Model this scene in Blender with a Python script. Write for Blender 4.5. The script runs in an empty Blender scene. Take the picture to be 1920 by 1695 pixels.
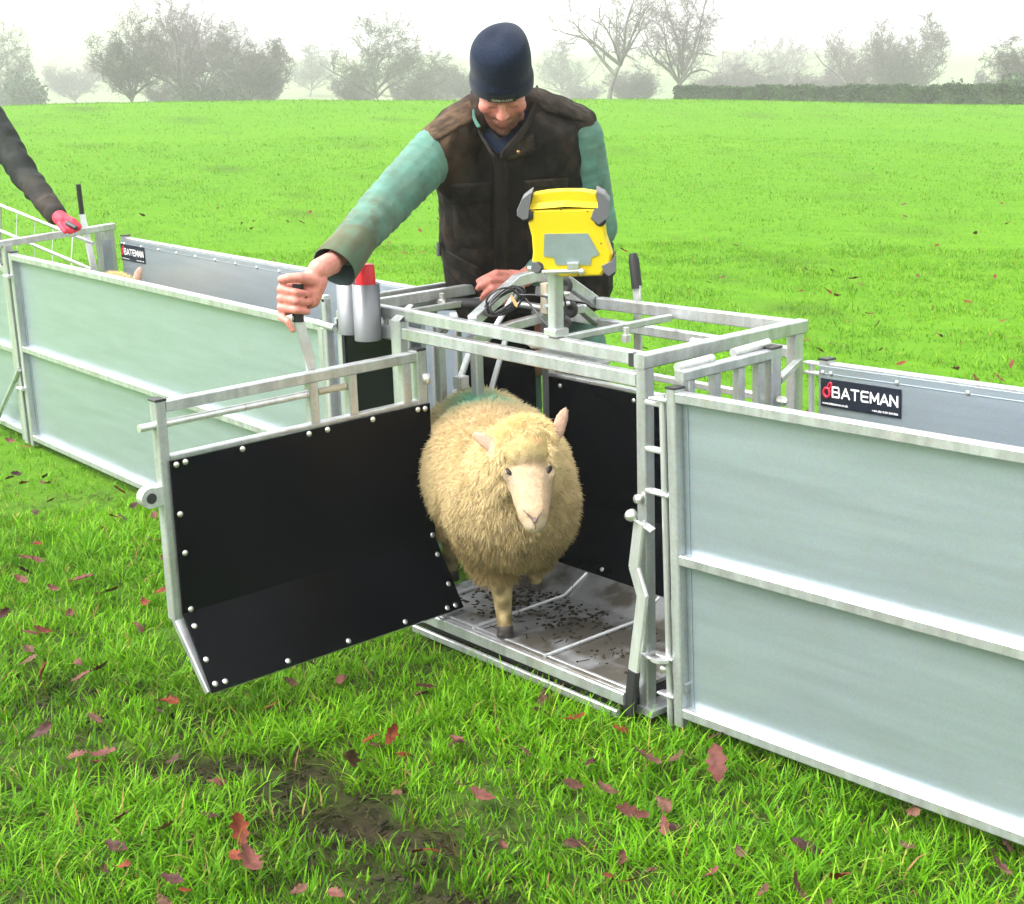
import bpy, bmesh, math, random
import numpy as np
from mathutils import Vector, Matrix, noise
from mathutils.bvhtree import BVHTree

random.seed(7); RNG = np.random.default_rng(7)
SC = bpy.context.scene
COL = SC.collection
R = math.radians

# ------------------------------------------------------------------ camera, sky, sun, exposure
cam_d = bpy.data.cameras.new('camera'); cam = bpy.data.objects.new('camera', cam_d); COL.objects.link(cam)
CP = Vector((2.5427, -2.7451, 1.6449))
cam.location = CP
cam.rotation_euler = (1.3308646, 0.0294420, 0.8445685)
cam_d.sensor_width = 36.0; cam_d.sensor_fit = 'HORIZONTAL'; cam_d.lens = 36.0 * 2890.2 / 1920.0
cam_d.clip_start = 0.05; cam_d.clip_end = 3000
SC.camera = cam

HAZE = 0.0015
SUN_EL, SUN_AZ = 52.0, 205.0     # degrees, a veiled winter sun behind the photographer
world = bpy.data.worlds.new('World'); SC.world = world; world.use_nodes = True
wn = world.node_tree.nodes; wl = world.node_tree.links; wn.clear()
sky = wn.new('ShaderNodeTexSky'); sky.sky_type = 'NISHITA'; sky.sun_disc = False
sky.sun_elevation = R(SUN_EL); sky.sun_rotation = R(SUN_AZ); sky.air_density = 2.5; sky.dust_density = 6.0; sky.ozone_density = 1.0
hs = wn.new('ShaderNodeHueSaturation'); hs.inputs['Saturation'].default_value = 0.06   # overcast: the cloud takes the blue out
bg = wn.new('ShaderNodeBackground'); bg.inputs['Strength'].default_value = 0.15
wo = wn.new('ShaderNodeOutputWorld')
wl.new(sky.outputs[0], hs.inputs['Color']); wl.new(hs.outputs[0], bg.inputs['Color']); wl.new(bg.outputs[0], wo.inputs['Surface'])

sun_d = bpy.data.lights.new('sun', 'SUN'); sun_d.energy = 0.6; sun_d.angle = R(40); sun_d.color = (1.0, .96, .9)
sun = bpy.data.objects.new('sun', sun_d); COL.objects.link(sun)
_a = R(SUN_AZ); _e = R(SUN_EL)
sdir = Vector((math.sin(_a) * math.cos(_e), math.cos(_a) * math.cos(_e), math.sin(_e)))
sun.rotation_euler = sdir.to_track_quat('Z', 'Y').to_euler()
SC.view_settings.view_transform = 'Standard'; SC.view_settings.look = 'None'
SC.view_settings.exposure = 1.84; SC.view_settings.gamma = 1.0; SC.view_settings.use_curve_mapping = False
SC.cycles.use_denoising = True
try: SC.cycles.denoiser = 'OPENIMAGEDENOISE'
except Exception: pass
SC.cycles.max_bounces = 8; SC.cycles.volume_bounces = 1; SC.cycles.transparent_max_bounces = 8
SC.cycles.sample_clamp_indirect = 8.0

# ------------------------------------------------------------------ helpers
def fbm(p, o=4): return noise.fractal(p, 1.0, 2.0, o)
def V(*a): return Vector(a)

class MB:
    """collects shapes; build() links them as ONE mesh object"""
    def __init__(s): s.v = []; s.f = []; s.sm = []
    def add(s, vs, fs, smooth=False):
        b = len(s.v); s.v += [tuple(x) for x in vs]
        s.f += [[i + b for i in f] for f in fs]; s.sm += [smooth] * len(fs)
        return s
    def bar(s, p0, p1, w, h, up=(0, 0, 1), ch=.003):
        """chamfered rectangular bar; w across, h along up"""
        p0, p1 = Vector(p0), Vector(p1); d = (p1 - p0).normalized(); u = Vector(up)
        u = (u - d * u.dot(d))
        if u.length < 1e-4: u = Vector((0, 1, 0)) - d * d.y
        u.normalize(); sd = d.cross(u); a, b = w / 2, h / 2; c = min(ch, a * .6, b * .6)
        pr = [(a - c, b), (-a + c, b), (-a, b - c), (-a, -b + c), (-a + c, -b), (a - c, -b), (a, -b + c), (a, b - c)]
        vs = [p + sd * x + u * y for p in (p0, p1) for x, y in pr]
        fs = [[i, (i + 1) % 8, 8 + (i + 1) % 8, 8 + i] for i in range(8)] + [list(range(7, -1, -1)), list(range(8, 16))]
        return s.add(vs, fs)
    def box(s, lo, hi, ch=.002):
        lo, hi = Vector(lo), Vector(hi); c = (lo + hi) / 2; e = hi - lo
        k = max(range(3), key=lambda i: e[i]); d = Vector((0, 0, 0)); d[k] = e[k] / 2
        if k == 2: return s.bar(c - d, c + d, e.x, e.y, (0, 1, 0), ch)
        if k == 0: return s.bar(c - d, c + d, e.y, e.z, (0, 0, 1), ch)
        return s.bar(c - d, c + d, e.x, e.z, (0, 0, 1), ch)
    def tube(s, pts, r, n=10, cap=True):
        pts = [Vector(p) for p in pts]; m = len(pts); rs = r if isinstance(r, (list, tuple)) else [r] * m
        ref = None; rings = []
        for i, p in enumerate(pts):
            d = (pts[min(i + 1, m - 1)] - pts[max(i - 1, 0)]).normalized()
            if ref is None: ref = d.orthogonal().normalized()
            ref = (ref - d * ref.dot(d)).normalized(); b = d.cross(ref)
            rings.append([p + (ref * math.cos(2 * math.pi * k / n) + b * math.sin(2 * math.pi * k / n)) * rs[i] for k in range(n)])
        vs = [q for g in rings for q in g]
        fs = [[i * n + k, i * n + (k + 1) % n, (i + 1) * n + (k + 1) % n, (i + 1) * n + k] for i in range(m - 1) for k in range(n)]
        s.add(vs, fs, True)
        if cap: s.add(rings[0], [list(range(n - 1, -1, -1))]); s.add(rings[-1], [list(range(n))])
        return s
    def lathe(s, c, ax, prof, n=14, smooth=True):
        c = Vector(c); ax = Vector(ax).normalized(); u = ax.orthogonal().normalized(); w = ax.cross(u)
        vs = []; m = len(prof)
        for r, h in prof:
            vs += [c + ax * h + (u * math.cos(2 * math.pi * k / n) + w * math.sin(2 * math.pi * k / n)) * r for k in range(n)]
        fs = [[i * n + k, i * n + (k + 1) % n, (i + 1) * n + (k + 1) % n, (i + 1) * n + k] for i in range(m - 1) for k in range(n)]
        return s.add(vs, fs, smooth)
    def dome(s, c, ax, r):
        return s.lathe(c, ax, [(r, 0), (r * .95, r * .28), (r * .7, r * .5), (r * .35, r * .62), (0.0001, r * .66)], 10)
    def plate(s, out, nrm, t):
        out = [Vector(p) for p in out]; nv = Vector(nrm).normalized() * t; n = len(out)
        vs = out + [p + nv for p in out]
        return s.add(vs, [list(range(n - 1, -1, -1)), list(range(n, 2 * n))] + [[i, (i + 1) % n, n + (i + 1) % n, n + i] for i in range(n)])
    def sphere(s, c, r, ax=None, nu=12, nv=8):
        c = Vector(c); r = Vector((r, r, r)) if not hasattr(r, '__len__') else Vector(r); M = ax or Matrix.Identity(3)
        vs = [c + M @ Vector((0, 0, r.z))]
        for i in range(1, nv):
            t = math.pi * i / nv
            vs += [c + M @ Vector((r.x * math.sin(t) * math.cos(2 * math.pi * k / nu), r.y * math.sin(t) * math.sin(2 * math.pi * k / nu), r.z * math.cos(t))) for k in range(nu)]
        vs.append(c + M @ Vector((0, 0, -r.z))); L = len(vs) - 1
        fs = [[0, 1 + k, 1 + (k + 1) % nu] for k in range(nu)]
        for i in range(nv - 2):
            a = 1 + i * nu; b = a + nu
            fs += [[a + k, b + k, b + (k + 1) % nu, a + (k + 1) % nu] for k in range(nu)]
        a = 1 + (nv - 2) * nu
        fs += [[a + k, L, a + (k + 1) % nu] for k in range(nu)]
        return s.add(vs, fs, True)
    def cap(s, p0, p1, r0, r1=None, n=14):
        """capsule (tapered), closed"""
        r1 = r0 if r1 is None else r1
        p0, p1 = Vector(p0), Vector(p1); d = (p1 - p0); L = d.length or 1e-4; d = d / L
        prof = []
        for i in range(5):
            t = math.pi / 2 * (1 - i / 4); prof.append((max(r0 * math.cos(t), 1e-4), -r0 * math.sin(t)))
        for i in range(5):
            t = math.pi / 2 * i / 4; prof.append((max(r1 * math.cos(t), 1e-4), L + r1 * math.sin(t)))
        s.lathe(p0, d, prof, n)
        b = len(s.v) - n * 10
        s.f += [[b + k for k in range(n - 1, -1, -1)], [b + 9 * n + k for k in range(n)]]; s.sm += [True, True]
        return s
    def mesh(s, name, M=None, off=(0, 0, 0)):
        a = np.array(s.v, dtype=np.float64)
        if M is not None:
            m = np.array(M); a = a @ m[:3, :3].T + m[:3, 3]
        a = a - np.array(off)
        me = bpy.data.meshes.new(name); me.from_pydata(a.tolist(), [], s.f)
        me.polygons.foreach_set('use_smooth', np.array(s.sm, dtype=bool)); me.update()
        return me
    def build(s, name, mat, parent=None, M=None):
        off = wloc(parent) if parent else (0, 0, 0)
        return link(name, s.mesh(name, M, off), mat, parent)

def wloc(o):
    l = Vector((0, 0, 0))
    while o: l = l + o.location; o = o.parent
    return tuple(l)
def link(name, me, mat, parent=None):
    o = bpy.data.objects.new(name, me); COL.objects.link(o)
    if mat is not None and hasattr(me, 'materials') and not me.materials: me.materials.append(mat)
    if parent: o.parent = parent
    return o
def tag(o, label=None, cat=None, group=None, kind=None):
    for k, v in (('label', label), ('category', cat), ('group', group), ('kind', kind)):
        if v: o[k] = v
    return o
def thing(name, label, cat, loc=(0, 0, 0), group=None):
    o = bpy.data.objects.new(name, None); COL.objects.link(o); o.location = loc; o.empty_display_size = .1
    return tag(o, label, cat, group)
def npmesh(name, verts, tris, smooth=False):
    me = bpy.data.meshes.new(name); verts = np.asarray(verts, np.float32); tris = np.asarray(tris, np.int32)
    k = tris.shape[1]; me.vertices.add(len(verts)); me.vertices.foreach_set('co', verts.ravel())
    me.loops.add(tris.size); me.loops.foreach_set('vertex_index', tris.ravel())
    me.polygons.add(len(tris)); me.polygons.foreach_set('loop_start', np.arange(0, tris.size, k, dtype=np.int32))
    try: me.polygons.foreach_set('loop_total', np.full(len(tris), k, np.int32))
    except Exception: pass
    me.polygons.foreach_set('use_smooth', np.full(len(tris), smooth)); me.update(calc_edges=True); me.validate()
    return me
def setcol(me, cols, name='tint'):
    a = me.attributes.new(name, 'FLOAT_COLOR', 'POINT'); c = np.ones((len(me.vertices), 4), np.float32); c[:, :3] = cols
    a.data.foreach_set('color', c.ravel())
def getco(me):
    a = np.empty(len(me.vertices) * 3, np.float32); me.vertices.foreach_get('co', a); return a.reshape(-1, 3)
def getno(me):
    a = np.empty(len(me.vertices) * 3, np.float32); me.vertices.foreach_get('normal', a); return a.reshape(-1, 3)
def setco(me, a): me.vertices.foreach_set('co', np.asarray(a, np.float32).ravel()); me.update()
def remesh(mb, voxel, smooth=4, fac=.5):
    """fuse overlapping closed shapes into one continuous surface"""
    o = bpy.data.objects.new('fuse', mb.mesh('fuse')); COL.objects.link(o)
    m = o.modifiers.new('r', 'REMESH'); m.mode = 'VOXEL'; m.voxel_size = voxel; m.use_smooth_shade = True
    if smooth:
        k = o.modifiers.new('s', 'SMOOTH'); k.factor = fac; k.iterations = smooth
    dg = bpy.context.evaluated_depsgraph_get(); dg.update()
    me = bpy.data.meshes.new_from_object(o.evaluated_get(dg))
    old = o.data; bpy.data.objects.remove(o); bpy.data.meshes.remove(old)
    return me
def text_mesh(txt, size, ext=0.0, bold=0.0, sp=1.0, sx=1.0):
    c = bpy.data.curves.new('txt', 'FONT'); c.body = txt; c.size = size; c.offset = bold; c.extrude = ext; c.space_character = sp
    c.resolution_u = 3
    o = bpy.data.objects.new('txt', c); COL.objects.link(o); dg = bpy.context.evaluated_depsgraph_get(); dg.update()
    me = bpy.data.meshes.new_from_object(o.evaluated_get(dg)); bpy.data.objects.remove(o); bpy.data.curves.remove(c)
    a = getco(me); a[:, 0] -= a[:, 0].min(); a[:, 0] *= sx; a[:, 1] -= a[:, 1].min(); setco(me, a); return me
def smoothstep(a, b, x):
    t = np.clip((x - a) / (b - a), 0, 1); return t * t * (3 - 2 * t)

# ------------------------------------------------------------------ materials
def mat(name, col=(.5, .5, .5), rough=.5, metal=0.0, spec=.5, var=0.0, scale=20, bump=0.0, bscale=60, col2=None, attr=None, sheen=0, coords='Object', stretch=None, transl=0.0, detail=4):
    m = bpy.data.materials.new(name); m.use_nodes = True; nt = m.node_tree; N = nt.nodes; L = nt.links
    b = N['Principled BSDF']; b.inputs['Roughness'].default_value = rough; b.inputs['Metallic'].default_value = metal
    b.inputs['Specular IOR Level'].default_value = spec
    b.inputs['Base Color'].default_value = (*col, 1)
    if sheen: b.inputs['Sheen Weight'].default_value = sheen; b.inputs['Sheen Roughness'].default_value = .5
    tc = N.new('ShaderNodeTexCoord'); src = tc.outputs[coords]
    if stretch:
        mp = N.new('ShaderNodeMapping'); mp.inputs['Scale'].default_value = stretch; L.new(src, mp.inputs['Vector']); src = mp.outputs[0]
    out = None
    if attr:
        at = N.new('ShaderNodeAttribute'); at.attribute_name = attr; out = at.outputs['Color']
    if col2 or var:
        n = N.new('ShaderNodeTexNoise'); n.inputs['Scale'].default_value = scale; n.inputs['Detail'].default_value = detail; L.new(src, n.inputs['Vector'])
        rp = N.new('ShaderNodeValToRGB'); rp.color_ramp.elements[0].position = .35; rp.color_ramp.elements[1].position = .65
        L.new(n.outputs['Fac'], rp.inputs['Fac'])
        if attr:
            rp.color_ramp.elements[0].color = (1 - var,) * 3 + (1,); rp.color_ramp.elements[1].color = (1 + var,) * 3 + (1,)
            mx = N.new('ShaderNodeMix'); mx.data_type = 'RGBA'; mx.blend_type = 'MULTIPLY'; mx.inputs['Factor'].default_value = 1
            L.new(out, mx.inputs['A']); L.new(rp.outputs[0], mx.inputs['B']); out = mx.outputs['Result']
        else:
            c2 = col2 or tuple(min(1, c * (1 + var)) for c in col); c1 = col if col2 else tuple(c * (1 - var) for c in col)
            rp.color_ramp.elements[0].color = (*c1, 1); rp.color_ramp.elements[1].color = (*c2, 1); out = rp.outputs[0]
    if out: L.new(out, b.inputs['Base Color'])
    if bump:
        n2 = N.new('ShaderNodeTexNoise'); n2.inputs['Scale'].default_value = bscale; n2.inputs['Detail'].default_value = 5; L.new(src, n2.inputs['Vector'])
        bp = N.new('ShaderNodeBump'); bp.inputs['Strength'].default_value = bump; bp.inputs['Distance'].default_value = .01
        L.new(n2.outputs['Fac'], bp.inputs['Height']); L.new(bp.outputs[0], b.inputs['Normal'])
    if transl:
        t = N.new('ShaderNodeBsdfTranslucent'); ms = N.new('ShaderNodeMixShader'); ms.inputs[0].default_value = transl
        if out: L.new(out, t.inputs['Color'])
        else: t.inputs['Color'].default_value = (*col, 1)
        L.new(b.outputs[0], ms.inputs[1]); L.new(t.outputs[0], ms.inputs[2]); L.new(ms.outputs[0], N['Material Output'].inputs['Surface'])
    return m

def galv(name, base, rough, dirt, streak_axis=2, metal=.70, con=.24, spangle=.10, vs=130, bmp=.10, ssat=.45, rv=1.0, dcol=(.30, .26, .19), dp=.52):
    """hot dip galvanised steel: spangle, dull streaks, a little brown dirt"""
    m = bpy.data.materials.new(name); m.use_nodes = True; nt = m.node_tree; N = nt.nodes; L = nt.links; b = N['Principled BSDF']
    tc = N.new('ShaderNodeTexCoord')
    vo = N.new('ShaderNodeTexVoronoi'); vo.inputs['Scale'].default_value = vs; L.new(tc.outputs['Object'], vo.inputs['Vector'])
    mp = N.new('ShaderNodeMapping'); sc = [22, 22, 22]; sc[streak_axis] = 1.6; mp.inputs['Scale'].default_value = sc; L.new(tc.outputs['Object'], mp.inputs['Vector'])
    n1 = N.new('ShaderNodeTexNoise'); n1.inputs['Scale'].default_value = 1.6; n1.inputs['Detail'].default_value = 5; L.new(mp.outputs[0], n1.inputs['Vector'])
    n2 = N.new('ShaderNodeTexNoise'); n2.inputs['Scale'].default_value = 7; n2.inputs['Detail'].default_value = 6; L.new(tc.outputs['Object'], n2.inputs['Vector'])
    r1 = N.new('ShaderNodeValToRGB'); e = r1.color_ramp.elements; e[0].position = .32; e[1].position = .66
    e[0].color = (*[c * (1 - con) for c in base], 1); e[1].color = (*base, 1); L.new(n1.outputs['Fac'], r1.inputs['Fac'])
    mx = N.new('ShaderNodeMix'); mx.data_type = 'RGBA'; mx.blend_type = 'OVERLAY'; mx.inputs['Factor'].default_value = spangle
    L.new(r1.outputs[0], mx.inputs['A']); L.new(vo.outputs['Color'], mx.inputs['B'])
    sat = N.new('ShaderNodeHueSaturation'); sat.inputs['Saturation'].default_value = ssat; L.new(mx.outputs['Result'], sat.inputs['Color'])
    r2 = N.new('ShaderNodeValToRGB'); r2.color_ramp.elements[0].position = dp; r2.color_ramp.elements[1].position = dp + .28 * (1 if dp > .5 else .4)
    r2.color_ramp.elements[1].color = (dirt, dirt, dirt, 1); L.new(n2.outputs['Fac'], r2.inputs['Fac'])
    m2 = N.new('ShaderNodeMix'); m2.data_type = 'RGBA'; L.new(r2.outputs[0], m2.inputs['Factor']); L.new(sat.outputs[0], m2.inputs['A']); m2.inputs['B'].default_value = (*dcol, 1)
    L.new(m2.outputs['Result'], b.inputs['Base Color'])
    b.inputs['Metallic'].default_value = metal
    mr = N.new('ShaderNodeMapRange'); mr.inputs['To Min'].default_value = rough - .08 * rv; mr.inputs['To Max'].default_value = rough + .14 * rv
    L.new(n1.outputs['Fac'], mr.inputs['Value']); L.new(mr.outputs[0], b.inputs['Roughness'])
    bu = N.new('ShaderNodeBump'); bu.inputs['Strength'].default_value = bmp; bu.inputs['Distance'].default_value = .004
    L.new(n2.outputs['Fac'], bu.inputs['Height']); L.new(bu.outputs[0], b.inputs['Normal'])
    return m
M_RAIL = galv('galvanised_rail', (.48, .53, .545), .34, .45)
M_SHEET = galv('galvanised_sheet', (.380, .455, .515), .35, .10, 0, .72, .09, .06, 230, .02, .9, .35)
M_BARE = galv('bright_zinc', (.70, .72, .73), .28, .12)
M_TRAY = galv('tread_aluminium', (.33, .345, .36), .36, .85, 1, .6, .15, .05, 130, .05, .4, 1.0, (.10, .085, .06), .46)
M_ALU = galv('aluminium_tube', (.20, .21, .23), .42, .03, 2, .62, .10, .02, 300, .01, .8)
M_BLACK = mat('black_plastic_sheet', (.0018, .0022, .0032), .16, spec=.07, col2=(.003, .0035, .005), scale=3, bump=.02, bscale=4)
M_CAP = mat('black_end_cap', (.02, .02, .022), .5)
M_GRIP = mat('black_rubber_grip', (.012, .012, .013), .55, bump=.1, bscale=200)
M_BOLT = mat('zinc_bolt', (.70, .70, .66), .3, metal=.8)
M_DUNG = mat('trodden_mud', (.024, .020, .012), .92, spec=.08, var=.5, scale=40, bump=.5)
M_SIGN = mat('sign_black', (.008, .012, .022), .35)
M_WHITE = mat('sign_white', (.85, .85, .87), .5)
M_RED = mat('sign_red', (.55, .02, .05), .45)
M_YEL = mat('yellow_plastic', (.62, .46, .006), .40, spec=.4)
M_BUMP = mat('grey_rubber', (.11, .11, .12), .55)
M_CANRED = mat('red_plastic_cap', (.62, .006, .022), .38)
M_CABLE = mat('black_cable', (.015, .015, .018), .42)
M_TAN = mat('tan_strap', (.45, .24, .09), .7)
M_BOXP = mat('beige_plate', (.38, .33, .25), .6, var=.15)

# ------------------------------------------------------------------ terrain
FW = Vector((-0.7476, 0.6642)); RT = Vector((0.6642, 0.7476))       # looking direction and its right hand, on the map
def ground_z(x, y):
    """numpy: height of the land"""
    x = np.asarray(x, float); y = np.asarray(y, float)
    dx, dy = x - CP.x, y - CP.y; D = dx * FW.x + dy * FW.y; Lt = dx * RT.x + dy * RT.y
    near = -.035 - .0135 * np.clip(x, -7, 4)
    La = np.clip(Lt / np.maximum(np.abs(D), 8) * 45, -26, 26)
    crest = np.where(La < -6, 1.15, 1.15 - .040 * (La + 6)) + .05 * np.sin(La * .35)
    s = np.clip((D - 7) / 38, 0, 1) ** 1.25
    z = near * (1 - s) + crest * s
    past = smoothstep(45, 70, D); line = 1.645 - (1.645 - crest) * np.clip(D, 45, 230) / 45 - .25 - .003 * np.clip(D - 45, 0, 185)     # the land falls away behind the crest
    z = z * (1 - past) + line * past
    z = z + np.clip((D - 230) / 110, 0, 1) ** 1.4 * 7.5
    hill = 27 * smoothstep(330, 600, D) * smoothstep(-95, -165, Lt * 600 / np.maximum(D, 300)) + 5 * smoothstep(300, 600, D)
    return z + hill
def gz(x, y): return float(ground_z(x, y))
MUD = [(-1.75, -1.15), (-1.25, -.98), (-.78, -.97), (-.45, -.90), (-.15, -.95), (.15, -.90), (.5, -1.02)]
def mud_mask(x, y):
    """trodden strip in front of the gate"""
    m = np.zeros_like(x)
    for k, (a, b) in enumerate(zip(MUD[:-1], MUD[1:])):
        ax, ay = a; bx, by = b; t = np.clip(((x - ax) * (bx - ax) + (y - ay) * (by - ay)) / ((bx - ax) ** 2 + (by - ay) ** 2), 0, 1)
        d = np.hypot(x - ax - t * (bx - ax), y - ay - t * (by - ay)); m = np.maximum(m, np.exp(-(d / (.23 if k % 2 else .18)) ** 2))
    return m * np.clip(.98 + .80 * fast_noise(x, y, 41, s=19), .2, 1.3)
def lump(x, y, s, seed=0.0, o=3):
    return np.array([noise.fractal(Vector((a * s + seed, b * s - seed, seed)), 1.0, 2.0, o) for a, b in zip(x, y)])
def fast_noise(x, y, seed, waves=14, s=1.0):
    """cheap band limited noise in -1..1"""
    r = np.random.default_rng(seed); out = np.zeros_like(x)
    for i in range(waves):
        a = r.uniform(0, 2 * math.pi); f = s * r.uniform(.5, 2.0); out += np.sin((x * math.cos(a) + y * math.sin(a)) * f + r.uniform(0, 6.28))
    return out / math.sqrt(waves) / 1.2

rad = np.concatenate([np.arange(0, 9, .09), np.geomspace(9, 690, 110)]); NA = 300
ang = np.linspace(0, 2 * math.pi, NA, endpoint=False)
gx = (CP.x + np.outer(rad, np.cos(ang))).ravel(); gy = (CP.y + np.outer(rad, np.sin(ang))).ravel()
gzv = ground_z(gx, gy); nearm = np.clip(1 - np.hypot(gx - CP.x, gy - CP.y) / 14, 0, 1)
gzv = gzv + nearm * (.012 * fast_noise(gx, gy, 1, s=7) + .010 * fast_noise(gx, gy, 2, s=18)) - .02 * mud_mask(gx, gy)
gv = np.stack([gx, gy, gzv], 1)
i0 = (np.arange(len(rad) - 1)[:, None] * NA + np.arange(NA)[None, :]).ravel(); i1 = (np.arange(len(rad) - 1)[:, None] * NA + (np.arange(NA) + 1)[None, :] % NA).ravel()
ground = link('ground', npmesh('ground', gv, np.stack([i0, i0 + NA, i1 + NA, i1], 1), True), None)
mm = mud_mask(gx, gy) * np.clip(.7 + .6 * fast_noise(gx, gy, 5, s=9), 0, 1.2)
mm = np.clip(mm + .55 * np.clip(fast_noise(gx, gy, 6, s=5) - .75, 0, 1), 0, 1)
far = np.hypot(gx - CP.x, gy - CP.y)
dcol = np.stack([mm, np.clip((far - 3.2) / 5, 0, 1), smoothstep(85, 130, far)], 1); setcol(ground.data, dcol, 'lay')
tag(ground, 'wide green pasture of short winter grass rising gently to a low crest', None, None, 'structure')
def ground_mat():
    m = bpy.data.materials.new('pasture'); m.use_nodes = True; N = m.node_tree.nodes; L = m.node_tree.links; b = N['Principled BSDF']; b.inputs['Roughness'].default_value = .85
    b.inputs['Specular IOR Level'].default_value = .08
    tc = N.new('ShaderNodeTexCoord'); at = N.new('ShaderNodeAttribute'); at.attribute_name = 'lay'; sp = N.new('ShaderNodeSeparateColor'); L.new(at.outputs['Color'], sp.inputs[0])
    def nz(s, d=5):
        n = N.new('ShaderNodeTexNoise'); n.inputs['Scale'].default_value = s; n.inputs['Detail'].default_value = d; L.new(tc.outputs['Object'], n.inputs['Vector']); return n.outputs['Fac']
    def ramp(f, a, c, p0=.3, p1=.7):
        r = N.new('ShaderNodeValToRGB'); r.color_ramp.elements[0].position = p0; r.color_ramp.elements[1].position = p1
        r.color_ramp.elements[0].color = (*a, 1); r.color_ramp.elements[1].color = (*c, 1); L.new(f, r.inputs[0]); return r.outputs[0]
    def mix(f, a, c):
        x = N.new('ShaderNodeMix'); x.data_type = 'RGBA'; L.new(f, x.inputs['Factor']); L.new(a, x.inputs['A']); L.new(c, x.inputs['B']); return x.outputs['Result']
    soil = ramp(nz(26), (.018, .03, .006), (.045, .075, .012)); mud = ramp(nz(18), (.012, .009, .006), (.034, .026, .015))
    turf = ramp(nz(.35), (.058, .166, .005), (.084, .202, .006)); fine = ramp(nz(6), (.050, .142, .004), (.092, .208, .007))
    fld = N.new('ShaderNodeMix'); fld.data_type = 'RGBA'; fld.inputs['Factor'].default_value = .5; L.new(turf, fld.inputs['A']); L.new(fine, fld.inputs['B'])
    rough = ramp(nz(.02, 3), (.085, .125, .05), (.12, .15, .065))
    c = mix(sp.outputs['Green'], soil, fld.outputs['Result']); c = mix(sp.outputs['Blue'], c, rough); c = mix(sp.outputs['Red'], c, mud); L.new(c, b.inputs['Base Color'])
    bu = N.new('ShaderNodeBump'); bu.inputs['Strength'].default_value = .6; bu.inputs['Distance'].default_value = .02; L.new(nz(30), bu.inputs['Height']); L.new(bu.outputs[0], b.inputs['Normal'])
    return m
ground.data.materials.append(ground_mat())

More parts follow.
